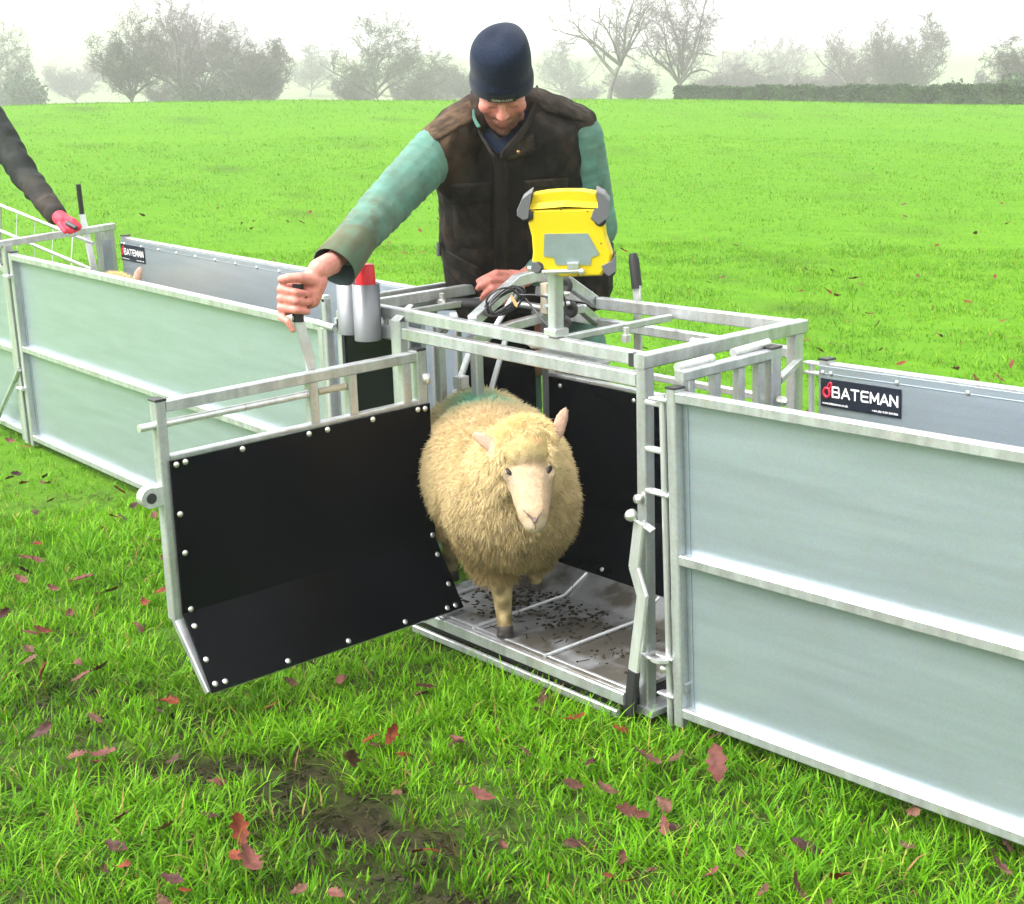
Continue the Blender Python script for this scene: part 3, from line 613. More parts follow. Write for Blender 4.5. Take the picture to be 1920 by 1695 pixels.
lv = MB().bar((-4.40, .515, .55), (-4.475, .505, .905), .010, .034, (0, 1, 0)).bar((-4.475, .505, .90), (-4.485, .50, .985), .010, .034, (0, 1, 0)).build('lever', M_BARE, fr, A_L)
MB().tube([(-4.485, .50, .985), (-4.483, .497, 1.128)], .0125, 10).build('grip', M_GRIP, lv, A_L)
for z in (.77, .25): MB().bar((-4.24, -.01, z), (-4.18, -.01, z), .03, .012).build('hinge_lug', M_BARE, fr, A_L)
# light mesh hurdle lying back in the field behind the frame
mh = thing('mesh_hurdle', 'light mesh hurdle with two thin rails behind the arm of the gloved person', 'hurdle', (-5.0, .72, gz(-5, .72)))
def mrail(a, b, nm): MB().tube([a, b], .0095, 8).build(nm, M_BARE, mh)
pA, pB, pC, pD = (-5.62, .766, 1.042), (-4.36, .668, .918), (-5.62, .752, .905), (-4.30, .615, .803)
mrail(pA, pB, 'rail'); mrail(pC, pD, 'rail'); mrail((-5.62, .70, .30), (-4.26, .60, .20), 'rail')
for k in range(5):
    f = k / 5; MB().tube([tuple(Vector(pA).lerp(Vector(pB), f)), tuple(Vector(pC).lerp(Vector(pD), f)), tuple(Vector((-5.62, .70, .05)).lerp(Vector((-4.26, .60, 0)), f))], .011 if k == 0 else .0025, 6).build('post' if k == 0 else 'wire', M_BARE, mh)

# ------------------------------------------------------------------ weigh crate
A = A_N
wc = thing('weigh_crate', 'galvanised sheep weighing crate with black panels and an open front', 'weigh crate', loc_of(A, (-.6, .3, 0)))
def bar(nm, p0, p1, w=.036, h=.036, m=M_RAIL, par=None, up=(0, 0, 1)): return MB().bar(p0, p1, w, h, up).build(nm, m, par or wc, A)
def capend(par, lo, hi): MB().box(lo, hi, .002).build('end_cap', M_CAP, par, A)
HC = .959; t2 = .018
# uprights
p = bar('post', (-.098, t2, -.005), (-.098, t2, HC - .036), .032, .036, up=(0, 1, 0))
bar('post', (-.098, .617, -.005), (-.098, .617, HC - .036), .034, .036, up=(0, 1, 0))
bar('post', (-1.100, .010, -.005), (-1.100, .010, .925), .046, .030, up=(0, 1, 0))
bar('post', (-1.105, .617, -.005), (-1.105, .617, .90), .036, .030, up=(0, 1, 0))
bar('post', (-1.395, t2, -.005), (-1.395, t2, .92), .032, .034, up=(0, 1, 0)); bar('post', (-1.395, .617, -.005), (-1.395, .617, .92), .032, .034, up=(0, 1, 0))
bar('post', (-1.03, .25, .06), (-1.03, .25, .90), .030, .030, up=(0, 1, 0))
# folded peak of the hinge post
MB().plate([(-1.125, -.006, .925), (-1.079, -.006, .925), (-1.079, .05, .968), (-1.10, .05, .968)], (0, 1, .2), .004).build('post_cap', M_BARE, wc, A)
# top frame
r1 = bar('rail', (-1.42, .030, HC - t2), (-.117, .030, HC - t2), .030, .034)
r2 = bar('cross_rail', (-.099, -.002, HC - t2), (-.099, .652, HC - t2), .036, .036)
capend(r2, (-.137, -.001, HC - .035), (-.1175, .033, HC - .001)); capend(r2, (-.116, .652, HC - .035), (-.083, .656, HC - .001))
bar('rail', (-1.077, .016, .889), (-.115, .016, .891), .030, .036)
bar('rail', (-1.42, .016, .880), (-1.124, .016, .884), .030, .036)
bar('cross_rail', (-1.300, .047, .943), (-1.300, .60, .943), .030, .034); bar('cross_rail', (-1.430, .06, .943), (-1.430, .60, .943), .018, .020)
bar('rail', (-1.46, .60, .945), (-.905, .618, .938), .030, .034); bar('rail', (-1.40, .60, .87), (-.905, .618, .868), .026, .028)
bar('rail', (-.865, .618, .925), (-.118, .628, .940), .030, .036); bar('rail', (-.865, .618, .862), (-.118, .622, .868), .026, .030)
# humped cross rails
def poly(nm, pts, w, h):
    mb = MB()
    for a, b in zip(pts[:-1], pts[1:]): mb.bar(a, b, w, h)
    return mb.build(nm, M_RAIL, wc, A)
poly('arched_rail', [(-.800, .048, .955), (-.875, .285, 1.033), (-.880, .36, 1.038), (-.880, .485, 1.012), (-.885, .625, .922)], .030, .034)
poly('arched_rail', [(-.815, .048, .895), (-.85, .24, .908), (-.85, .413, .918), (-.85, .526, .922), (-.875, .618, .862)], .026, .028)
bar('drop_bar', (-.99, .09, .90), (-.90, .06, .955), .024, .024); bar('drop_bar', (-1.06, .30, .60), (-1.05, .405, .86), .022, .010)
bar('drop_bar', (-.845, .12, .86), (-.875, .30, 1.02), .018, .010)
for x in (-1.22, -.55): bar('cross_rail', (x, .047, .918), (x, .60, .918), .020, .020)
# bits seen under the man's hand
for k, (x, y, z) in enumerate(((-1.25, .30, .915), (-.36, .22, .925))):
    MB().lathe((x, y, z), (0, 0, 1), [(.0001, 0), (.014, 0), (.014, .02), (.008, .021), (.008, .04), (.0001, .04)], 8, False).build('bolt_head', M_BOLT, wc, A)
MB().tube([(-1.28, .30, .915), (-1.13, .45, .915)], .019, 10).build('spring_buffer', M_CAP, wc, A)
MB().tube([(-1.29, .52, .905), (-1.02, .52, .905)], .012, 8).build('slide_bar', M_BARE, wc, A)
MB().tube([(-.56, .05, .925), (-.30, .05, .925)], .014, 10).build('slide_bolt', M_BARE, wc, A)
MB().bar((-.52, .045, .905), (-.27, .045, .905), .05, .006).build('bolt_plate', M_BARE, wc, A)
MB().tube([(-.30, .42, .905), (-.14, .42, .905)], .011, 8).build('slide_bolt', M_BARE, wc, A)
# load cell and black knobs under the arch
MB().box((-.85, .355, .93), (-.82, .42, 1.02), .002).build('load_plate', M_BOXP, wc, A)
for (x, y, z) in ((-.835, .44, 1.008), (-.80, .40, .90), (-.845, .47, .93)):
    MB().lathe((x, y, z), (.75, -.66, 0), [(.0001, 0), (.026, 0), (.026, .03), (.02, .036), (.012, .034), (.0001, .03)], 14).build('rubber_buffer', M_CAP, wc, A)
for z in (.955, .985): MB().tube([(-.815, .34, z), (-.805, .43, z)], .008, 8).build('link_bolt', M_BARE, wc, A)
# panels: tapering to the floor
def vpanel(nm, x0, x1, ztop, yt, zk, yb, zb, sgn, par=wc):
    """upright sheet with its lower part bent in"""
    t_ = .008 * sgn
    pr = [(yt, ztop), (yt, zk), (yb, zb), (yb + t_, zb), (yt + t_, zk), (yt + t_, ztop)]; n = 6
    vs = [(x, y, z) for x in (x0, x1) for y, z in pr]
    fs = [[i, (i + 1) % n, n + (i + 1) % n, n + i] for i in range(n)] + [[0, 5, 4, 1], [1, 4, 3, 2], [6, 7, 10, 11], [7, 8, 9, 10]]
    return MB().add(vs, fs).build(nm, M_BLACK, par, A)
bp_ = vpanel('back_panel', -1.085, -.118, .662, .598, .27, .425, .075, 1)
MB().bar((-1.085, .61, .670), (-.118, .61, .672), .024, .014).build('panel_rail', M_RAIL, wc, A)
for (x, z) in ((-1.03, .64), (-.70, .643), (-.42, .645), (-.16, .645), (-.60, .50), (-.62, .38), (-.30, .45), (-.16, .30)):
    MB().dome((x, .5975, z), (0, -1, 0), .0075).build('bolt_head', M_BOLT, bp_, A)
for (x, z) in ((-.72, .125), (-.42, .125), (-.17, .125)):
    f = (.27 - z) / .195; MB().dome((x, .598 - .173 * f - .001, z), (0, -.75, .66), .0075).build('bolt_head', M_BOLT, bp_, A)
sp = vpanel('fixed_panel', -1.375, -1.124, .862, .004, .27, .12, .08, 1)
MB().box((-1.385, -.006, .05), (-1.3765, .03, .865), .001).build('panel_edge', M_RAIL, wc, A)
# closed black door behind the sheep
dr = MB().plate([(-1.16, .30, .11), (-1.16, .235, .60), (-1.16, .37, .862), (-1.16, .60, .862), (-1.16, .60, .11)], (1, 0, 0), .010).build('end_door', M_BLACK, wc, A)
MB().bar((-1.155, .235, .60), (-1.155, .375, .87), .012, .024, (1, 0, 0)).build('door_edge', M_RAIL, dr, A)
for z in (.72, .55): MB().dome((-1.149, .34, z), (1, 0, 0), .0075).build('bolt_head', M_BOLT, dr, A)
bar('post', (-1.16, .13, .05), (-1.16, .13, .90), .05, .02, M_SHEET, None, (0, 1, 0)); bar('post', (-1.16, .215, .05), (-1.16, .215, .88), .018, .026, M_RAIL, None, (0, 1, 0))
MB().box((-1.15, .25, .67), (-1.12, .29, .71), .002).build('latch_block', M_BARE, wc, A)
# floor
fl = MB().box((-1.08, -.040, .052), (-.118, .428, .062), .002).build('floor_tray', M_TRAY, wc, A)
MB().bar((-1.08, -.048, .045), (-.118, -.048, .045), .014, .034).build('front_edge', M_RAIL, fl, A)
MB().bar((-1.08, -.022, .0645), (-.118, -.022, .0645), .010, .004).build('front_bead', M_RAIL, fl, A)
for x in (-.443, -.75, -1.0):
    MB().tube([(x, -.034, .066), (x, .33, .067), (x, .43, .115)], .0065, 8).build('tread_bar', M_BARE, fl, A)
MB().plate([(-1.08, .345, .0635), (-.118, .345, .0635), (-.118, .437, .118), (-1.08, .437, .118)], (0, .5, -.86), .003).build('side_flange', M_TRAY, fl, A)
MB().box((-1.06, -.03, .000), (-.13, .42, .040), .004).build('under_frame', M_CAP, wc, A)
MB().bar((-1.0, -.062, .004), (-.13, -.062, .004), .014, .022).build('ground_beam', M_RAIL, wc, A)
MB().bar((-.085, -.01, .008), (-.085, .6, .008), .06, .02).build('ground_beam', M_RAIL, wc, A)
# dirt trodden onto the tray: a scatter of crumbs and stalks
r = np.random.default_rng(8); mb = MB()
for i in range(420):
    cx, cy = r.choice([(-.86, .18), (-.80, .30), (-.60, .22), (-.34, .10), (-.62, .31)], p=[.45, .2, .2, .08, .07]) + r.normal(0, .062, 2)
    if not (-1.05 < cx < -.13 and -.015 < cy < .34): continue
    s = r.uniform(.002, .0085) * (.7 if cx > -.5 else 1); a = r.uniform(0, 6.28)
    mb.sphere((cx, cy, .0625), (s * r.uniform(1, 2), s, s * .4), Matrix.Rotation(a, 3, 'Z'), 5, 3)
for i in range(90):
    cx, cy = r.uniform(-1.0, -.2), r.uniform(0, .33); a = r.uniform(0, 6.28); L = r.uniform(.01, .045)
    mb.tube([(cx, cy, .064), (cx + L * math.cos(a), cy + L * math.sin(a), .066)], .0012, 4)
mud = mb.build('trodden_dirt', M_DUNG, fl, A); mud['kind'] = 'stuff'
# exit gate of upright bars at the far end from the entry
eg = bar('end_gate', (.020, .015, .918), (.020, .385, .922), .030, .026)
bar('gate_rail', (.020, .02, .10), (.020, .385, .10), .028, .026, M_RAIL, eg)
for y in (.05, .147, .240, .318): MB().bar((.020, y, .113), (.020, y, .905), .026, .024, (0, 1, 0)).build('gate_bar', M_RAIL, eg, A)
MB().bar((.020, .372, .02), (.020, .372, .935), .034, .040, (0, 1, 0)).build('gate_post', M_RAIL, eg, A)
MB().box((.002, .350, .935), (.038, .394, .941), .002).build('end_cap', M_CAP, eg, A)
MB().tube([(.0, .03, .935), (.0, .16, .938)], .012, 8).build('slide_bolt', M_BARE, eg, A); MB().tube([(.0, .24, .94), (.0, .38, .945)], .012, 8).build('slide_bolt', M_BARE, eg, A)
MB().lathe((.045, .372, .80), (1, -.2, 0), [(.0001, 0), (.012, 0), (.012, .022), (.007, .024), (.0001, .03)], 8, False).build('bolt_head', M_BOLT, eg, A)
bar('gate_rail', (-.09, .62, .845), (.02, .40, .845), .02, .02, M_RAIL, eg); bar('brace', (-.70, .612, .725), (-.12, .612, .73), .02, .02)
# entry gate of upright bars beside the can holder
ng = bar('entry_gate', (-1.425, .05, .90), (-1.425, .58, .90), .026, .026)
for y in (.10, .20, .30, .40, .50): MB().bar((-1.425, y, .05), (-1.425, y, .887), .024, .022, (0, 1, 0)).build('gate_bar', M_RAIL, ng, A)
MB().bar((-1.452, -.004, .0), (-1.452, -.004, .955), .020, .026, (0, 1, 0)).build('gate_post', M_RAIL, ng, A)
MB().bar((-1.470, -.004, .955), (-1.445, -.004, .955), .026, .022).build('latch_block', M_BARE, ng, A)
MB().tube([(-1.50, -.012, .875), (-1.40, -.012, .870)], .012, 8).build('slide_bolt', M_BARE, ng, A)
# can holder: two joined tubes
for x in (-1.281, -1.198):
    prof = [(.0415, 0), (.0415, .17), (.0385, .17), (.0385, .005), (.0001, .005), (.0001, .0)]
    MB().lathe((x, -.032, .872 - (.010 if x > -1.25 else 0)), (0, 0, 1), prof, 22).build('holder_tube', M_ALU, wc, A)
# rear lever, standing up behind
rl = MB().bar((-.748, .672, .55), (-.752, .672, .985), .012, .032, (1, 0, 0)).build('rear_lever', M_BARE, wc, A)
MB().tube([(-.753, .672, .975), (-.765, .672, 1.06), (-.768, .672, 1.082)], [.0165, .0165, .011], 12).build('grip', M_GRIP, rl, A)
# front lever on the exit post
fl_ = MB().bar((-.083, -.022, .530), (-.100, -.026, .405), .012, .036, (1, 0, 0)).bar((-.100, -.026, .41), (-.068, -.028, .335), .012, .036, (1, 0, 0)).bar((-.068, -.028, .342), (-.098, -.034, .125), .012, .036, (1, 0, 0)).build('front_lever', M_BARE, wc, A)
MB().bar((-.083, -.016, .530), (-.052, -.006, .512), .030, .006, (0, 0, 1)).build('lever_plate', M_BARE, fl_, A)
MB().bar((-.097, -.034, .128), (-.113, -.036, .002), .020, .038, (1, 0, 0), .006).build('grip', M_GRIP, fl_, A)
MB().lathe((-.098, -.030, .550), (0, -1, 0), [(.0001, 0), (.016, 0), (.016, .012), (.010, .022), (.0001, .024)], 12).build('pivot_bolt', M_BOLT, fl_, A)
MB().lathe((-.098, -.004, .585), (0, -1, .3), [(.0001, 0), (.012, 0), (.012, .014), (.0001, .018)], 10).build('bolt_head', M_BOLT, wc, A)
for z in (.84, .72, .61): MB().bar((-.082, .010, z), (-.030, .010, z), .022, .012).build('hinge_lug', M_BARE, wc, A)
for z in (.165,): MB().lathe((-.035, .004, z), (0, 0, 1), [(.0001, 0), (.030, 0), (.030, .008), (.0001, .008)], 14, False).bar((-.085, .004, z + .004), (-.035, .004, z + .004), .05, .008).build('hinge_lug', M_BARE, wc, A)
MB().sphere((-.048, .03, .13), .018).build('bolt_head', M_BOLT, wc, A)
# indicator post with its tee bar
ip = MB().bar((-.435, .030, HC), (-.432, .030, 1.135), .032, .032, (0, 1, 0)).build('indicator_post', M_RAIL, wc, A)
MB().bar((-.455, .03, HC + .012), (-.412, .03, HC + .012), .05, .02).build('post_socket', M_BARE, ip, A)
MB().tube([(-.480, -.025, 1.141), (-.392, .072, 1.146)], .0075, 10).build('tee_bar', M_BARE, ip, A)

# ------------------------------------------------------------------ side gate, swung fully open towards the camera (closed it would run along +x)
gx_, gy_ = -.993, .008
sg = thing('dummy', None, None); bpy.data.objects.remove(sg)
def G(s, n, z): return (gx_ + .0151 * s + n, gy_ - s + .0151 * n, z)      # s along the gate from its hinge, n to its inner side
gate = MB().bar(G(.864, .0, .02), G(.864, .0, .02001), .01, .01)
gp = MB().bar(G(.866, -.018, .255), G(.866, -.018, .848), .030, .034, (1, 0, 0)).build('side_gate', M_RAIL, wc, A)
def gb(nm, a, b, w=.030, h=.030, m=M_RAIL, up=(0, 0, 1)): return MB().bar(G(*a), G(*b), w, h, up).build(nm, m, gp, A)
gb('gate_post', (.848, .100, .075), (.866, -.018, .262), .022, .026, M_RAIL, (0, 1, 0))
gb('gate_post', (.000, -.018, .255), (.000, -.018, .852), .034, .036, M_RAIL, (1, 0, 0))
gb('gate_post', (.000, .100, .075), (.000, -.018, .262), .024, .026, M_RAIL, (0, 1, 0))
gb('gate_rail', (.015, -.018, .832), (.850, -.018, .832), .030, .030)
gb('gate_rail', (.017, -.016, .695), (.850, -.016, .695), .026, .014)
gb('gate_rail', (.012, .104, .078), (.848, .104, .078), .020, .016)
gb('gate_rail', (.017, -.018, .27), (.850, -.018, .27), .020, .020)
for s_ in (.385, .250, .055): gb('upright', (s_, -.018, .702), (s_, -.018, .817), .030, .030, M_RAIL, (1, 0, 0))
MB().tube([G(.925, -.018, .785), G(.40, -.018, .785)], .0105, 10).build('slide_bolt', M_BARE, gp, A)
MB().tube([G(.365, -.018, .785), G(.268, -.018, .785)], .010, 10).build('slide_bolt', M_BOXP, gp, A)
for s_ in (.866, .0): MB().box(Vector(G(s_, -.018, .848)) - Vector((.019, .017, 0)), Vector(G(s_, -.018, .855)) + Vector((.019, .017, 0)), .002).build('end_cap', M_CAP, gp, A)
# black sheet with its lower fifth bent
pr = [(.002, .690), (.002, .268), (.122, .078), (.129, .083), (.0095, .272), (.0095, .690)]
vs = [G(s_, n_, z_) for s_ in (-.016, .857) for n_, z_ in pr]; n = 6
MB().add(vs, [[i, (i + 1) % n, n + (i + 1) % n, n + i] for i in range(n)] + [[0, 5, 4, 1], [1, 4, 3, 2], [6, 7, 10, 11], [7, 8, 9, 10]]).build('gate_panel', M_BLACK, gp, A)
for s_, z_ in ((.842, .678), (.815, .680), (.639, .680), (.421, .680), (.358, .680), (.198, .680), (.031, .679), (.004, .677), (.843, .544), (.838, .436), (.835, .278), (-.004, .285), (-.004, .38)):
    MB().dome(G(s_, .0095, z_), (1, 0, 0), .0085).build('bolt_head', M_BOLT, gp, A)
for s_, z_ in ((.840, .237), (.842, .157), (.842, .099), (.812, .097), (.612, .095), (.407, .094), (.202, .094), (.042, .093), (.010, .093), (.001, .23), (.004, .15)):
    f = (.27 - z_) / .19; MB().dome(G(s_, .0095 + .119 * f, z_), (.85, 0, .53), .0085).build('bolt_head', M_BOLT, gp, A)
MB().bar(G(.880, -.018, .60), G(.915, -.018, .60), .030, .055).lathe(G(.915, -.003, .60), (-1, 0, 0), [(.0001, 0), (.0275, 0), (.0275, .03), (.0001, .03)], 16, False).build('latch_eye', M_BARE, gp, A)
MB().lathe(G(.915, -.0025, .60), (1, 0, 0), [(.0001, .003), (.014, .003), (.014, 0)], 14, False).build('latch_hole', M_CAP, gp, A)
MB().lathe((-.965, .0, .755), (0, 0, 1), [(.0001, 0), (.012, 0), (.012, .03), (.0001, .03)], 10).build('hinge_pin', M_BARE, gp, A)
GL = [G(.362, -.042, .70), G(.367, -.042, .868), G(.381, -.042, .925), G(.398, -.045, 1.005)]
MB().bar(GL[0], GL[1], .006, .030, (0, 1, 0)).bar(GL[1], GL[2], .006, .034, (0, 1, 0)).bar(GL[2], GL[3], .006, .034, (0, 1, 0)).build('lever', M_BARE, gp, A)
GRIP0, GRIP1 = A @ Vector(G(.397, -.045, .985)), A @ Vector(G(.389, -.045, 1.090))
MB().tube([GRIP0, GRIP1], .0165, 12).build('grip', M_GRIP, gp)

# ------------------------------------------------------------------ marker spray can standing in the holder
cn = thing('spray_can', 'red capped marker spray can standing in the silver holder tube', 'spray can', loc_of(A, (-1.198, -.032, .868)))
MB().lathe((-1.198, -.032, .868), (0, 0, 1), [(.0001, 0), (.031, 0), (.031, .155), (.026, .168), (.0001, .168)], 20).build('can_body', M_ALU, cn, A)
MB().lathe((-1.198, -.032, 1.030), (0, 0, 1), [(.0305, 0), (.0305, .015), (.0285, .055), (.027, .0585), (.0001, .0585)], 20).build('can_cap', M_CANRED, cn, A)

# ------------------------------------------------------------------ weigh indicator on its post
ic = Vector((0, 0, 0)); dpt = 4.16
def cam_point(u, v, t):
    """photo position and depth -> world point (used for the few things set out from measurements)"""
    return CP + cam.rotation_euler.to_matrix() @ Vector(((u - 960) / 2890.2, -(v - 847.5) / 2890.2, -1)) * t
IC = Vector((-.402, .045, 1.238)); e1 = Vector((.72, .694, 0)).normalized(); e3 = Vector((e1.y, -e1.x, -.06)).normalized(); e2 = e3.cross(e1).normalized() * 1.0
if e2.z < 0: e2 = -e2
def I(x, y, d=0): return IC + e1 * (x * .00146) + e2 * (y * .00150) + e3 * d      # x, y in photo pixels from the centre, d towards the viewer
wi = thing('weigh_indicator', 'yellow weigh scale head seen from behind on its post', 'weigh indicator', tuple(IC))
def loft(out, steps, name, m, par, smooth=False):
    n = len(out); cx = sum(p[0] for p in out) / n; cy = sum(p[1] for p in out) / n; vs = []
    for d, s in steps: vs += [I(cx + (x - cx) * s, cy + (y - cy) * s, d) for x, y in out]
    k = len(steps); fs = [[i * n + j, i * n + (j + 1) % n, (i + 1) * n + (j + 1) % n, (i + 1) * n + j] for i in range(k - 1) for j in range(n)] + [list(range(n - 1, -1, -1)), [(k - 1) * n + j for j in range(n)]]
    return MB().add(vs, fs, smooth).build(name, m, par)
body = [(-62, 46), (-60, 30), (-67, 22), (-61, -3), (-60, -30), (-62, -46), (-50, -58), (-10, -74), (62, -73), (80, -52), (83, -36), (72, -4), (69, 28), (60, 46)]
loft(body, [(-.03, .93), (-.024, 1.0), (.020, 1.0), (.030, .975), (.034, .93)], 'housing', M_YEL, wi)
top = [(-64, 45), (-58, 76), (-30, 80), (0, 81), (30, 80), (55, 76), (60, 45), (0, 49)]
loft([(-64, 44), (-57, 70), (-30, 74), (0, 75), (30, 74), (54, 70), (60, 44), (0, 48)], [(-.046, .96), (-.040, 1.0), (.012, 1.0), (.020, .985)], 'top_edge', M_YEL, wi)
hi = MB().add([I(x, y, d) for x, y, d in ((-64, 46, .033), (0, 50, .034), (60, 46, .033), (55, 72, -.006), (0, 77, -.004), (-57, 72, -.006))], [[0, 1, 4, 5], [1, 2, 3, 4]]).build('top_bevel', M_YEL, wi)
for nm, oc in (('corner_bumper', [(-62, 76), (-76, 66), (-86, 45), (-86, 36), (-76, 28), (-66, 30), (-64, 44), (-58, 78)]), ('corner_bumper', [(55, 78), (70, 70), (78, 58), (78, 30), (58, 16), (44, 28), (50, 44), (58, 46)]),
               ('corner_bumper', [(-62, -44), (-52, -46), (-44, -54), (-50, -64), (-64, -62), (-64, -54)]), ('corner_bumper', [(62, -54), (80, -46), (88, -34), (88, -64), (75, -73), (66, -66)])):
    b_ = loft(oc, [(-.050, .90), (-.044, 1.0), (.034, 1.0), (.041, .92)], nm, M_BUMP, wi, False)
    cx = sum(p[0] for p in oc) / len(oc); lo = min(p[1] for p in oc)
    MB().lathe(I(cx + (4 if cx < 0 else 0), lo + 9, .034), e3, [(.0001, .004), (.0145, .004), (.0160, .0)], 14).build('hollow_shade', M_CAP, b_)  # flat dark disc painting the shade in the bumper's hollow end
loft([(-38, 4), (39, 3), (59, -34), (43, -40), (43, -52), (-19, -51), (-23, -38), (-41, -35)], [(.033, 1.0), (.0365, 1.0)], 'back_plate', M_SHEET, wi)
for x, y in ((-57, 42), (-8, 45), (39, 41), (62, -15), (20, -70)): MB().sphere(I(x, y, .034), .0022, None, 6, 4).build('screw', M_CAP, wi)
loft([(1, -47), (22, -47), (22, -57), (1, -57)], [(.032, 1), (.050, .95)], 'clamp', M_BARE, wi)
MB().tube([I(-44, -62, .045), I(24, -61, .045)], .0058, 10).build('clamp_rod', M_BARE, wi); MB().sphere(I(27, -62, .045), .0085).build('clamp_nut', M_BARE, wi)

# coiled lead hanging over the arched rail
cb = thing('coiled_cable', 'coiled black cable with a tan strap slung over the arched rail', 'cable', tuple(cam_point(950, 570, 4.42)))
rn = random.Random(4); mb = MB(); ctr = Vector(cam_point(945, 566, 4.42)); ax1 = (cam_point(990, 535, 4.42) - ctr).normalized(); ax2 = (cam_point(925, 540, 4.42) - ctr); ax2 = (ax2 - ax1 * ax2.dot(ax1)).normalized(); ax3 = ax1.cross(ax2)
pts = []
for i in range(150):
    t = i / 150 * 2 * math.pi * 7.0; a_ = .058 + .010 * math.sin(i * .17); b_ = .024 + .008 * math.cos(i * .23)
    pts.append(ctr + ax1 * (a_ * math.cos(t) + .008 * math.sin(i * .11)) + ax2 * (b_ * math.sin(t)) + ax3 * (.014 * math.sin(i * .37)))
mb.tube(pts, .0034, 6); mb.build('coil', M_CABLE, cb)
def cable(p): MB().tube(p, .003, 6).build('lead', M_CABLE, cb)
def spl(P, n=8):
    P = [Vector(p) for p in P]; o = []
    for i in range(len(P) - 1):
        p0, p1, p2, p3 = P[max(i - 1, 0)], P[i], P[i + 1], P[min(i + 2, len(P) - 1)]
        for k in range(n):
            t = k / n; o.append(.5 * ((2 * p1) + (p2 - p0) * t + (2 * p0 - 5 * p1 + 4 * p2 - p3) * t * t + (3 * p1 - p0 - 3 * p2 + p3) * t ** 3))
    return o + [P[-1]]
cable(spl([cam_point(u, v, t) for u, v, t in ((922, 590, 4.40), (912, 565, 4.38), (930, 545, 4.36), (955, 540, 4.37), (972, 552, 4.39), (1000, 553, 4.36), (1035, 558, 4.30))]))
cable(spl([cam_point(u, v, t) for u, v, t in ((985, 560, 4.40), (1000, 578, 4.36), (1015, 598, 4.33), (1028, 612, 4.30))]))
cable(spl([cam_point(u, v, t) for u, v, t in ((1050, 515, 4.20), (1054, 545, 4.22), (1060, 570, 4.26), (1057, 600, 4.28), (1050, 618, 4.30))]))
MB().plate([cam_point(956, 554, 4.375), cam_point(960, 553, 4.375), cam_point(971, 570, 4.37), cam_point(969, 576, 4.37), cam_point(964, 572, 4.37)], (.75, -.66, 0), .003).build('strap', M_TAN, cb)
# ------------------------------------------------------------------ people
M_SKIN = mat('skin', (.55, .28, .2), .48, spec=.35, attr='tint', var=.10, scale=90, bump=.05, bscale=250)
_b = M_SKIN.node_tree.nodes['Principled BSDF']; _b.inputs['Subsurface Weight'].default_value = .12; _b.inputs['Subsurface Radius'].default_value = (.008, .003, .002)
M_OVER = mat('green_overall_cloth', (.06, .22, .17), .85, spec=.15, attr='tint', var=.16, scale=14, bump=.25, bscale=180, sheen=.1)
M_VEST = mat('waxed_cotton', (.02, .015, .011), .78, spec=.16, attr='tint', var=.38, scale=17, bump=.35, bscale=70)
M_NAVY = mat('navy_fleece', (.006, .011, .026), .95, spec=.08, var=.3, scale=160, bump=.25, bscale=420, sheen=.12)
M_BADGE = mat('hat_badge', (.006, .006, .008), .5)
M_CUFFSHADE = mat('cuff_inner_shade', (.02, .035, .035), .9)  # inside of the cuff coloured dark, standing for shade in its hollow
M_BRASS = mat('brass_stud', (.30, .16, .06), .35, metal=.9)
M_BOOT = mat('rubber_boot', (.015, .02, .014), .4)
M_EYE2 = mat('sheep_eye', (.008, .006, .004), .4, spec=.3)
M_EYE = mat('eye', (.05, .04, .035), .15)
M_JKT = mat('dark_jacket', (.018, .02, .016), .8, spec=.2, attr='tint', var=.3, scale=9, bump=.25, bscale=90)
M_GLOVE = mat('red_glove', (.55, .02, .05), .7, var=.2, scale=60)
CAMR = cam.rotation_euler.to_matrix()
def mset(me, m):
    me.materials.clear(); me.materials.append(m); return me
def local(me, root):
    setco(me, getco(me) - np.array(wloc(root), np.float32)); return me
def wrinkle(me, amp, scale, axis=None, seed=0.0, hf=.35):
    """folds in the cloth; axis lists limb segments the folds run across"""
    co = getco(me); no = getno(me); out = np.empty(len(co), np.float32)
    if axis:
        best = np.full(len(co), 9e9); q = np.zeros((len(co), 3))
        for k, (a_, b_) in enumerate(axis):
            a_, b_ = np.array(a_), np.array(b_); d = b_ - a_; L = np.linalg.norm(d); d /= L; t = (co - a_) @ d; dist = np.linalg.norm(co - a_ - np.clip(t, 0, L)[:, None] * d, axis=1)
            pp = (co - (t[:, None] * d)) * .55 + t[:, None] * d * 1.9 + k * 3.1; m = dist < best; best[m] = dist[m]; q[m] = pp[m]
    else: q = co
    for i, c in enumerate(q):
        p = Vector((c[0] * scale + seed, c[1] * scale, c[2] * scale))
        out[i] = (1 - abs(noise.noise(p)) * 2.2) * .7 + noise.noise(p * 2.7) * hf
    setco(me, co + no * (out * amp)[:, None])
def ring_loft(rings, n=28):
    """rings: (centre, lateral axis, half width, front axis, half depth) -> closed shape"""
    mb = MB(); vs = []
    for c, lx, a, fx, b in rings:
        for k in range(n):
            t = 2 * math.pi * k / n; ct, st = math.cos(t), math.sin(t); q = .82
            vs.append(c + lx * (a * math.copysign(abs(ct) ** q, ct)) + fx * (b * math.copysign(abs(st) ** q, st)))
    m = len(rings); fs = [[i * n + k, i * n + (k + 1) % n, (i + 1) * n + (k + 1) % n, (i + 1) * n + k] for i in range(m - 1) for k in range(n)]
    return mb.add(vs, fs + [list(range(n - 1, -1, -1)), [(m - 1) * n + k for k in range(n)]], True)
LAT = Vector((.664, .748, 0)).normalized(); FRT = Vector((.748, -.664, 0)).normalized(); UP = Vector((0, 0, 1))

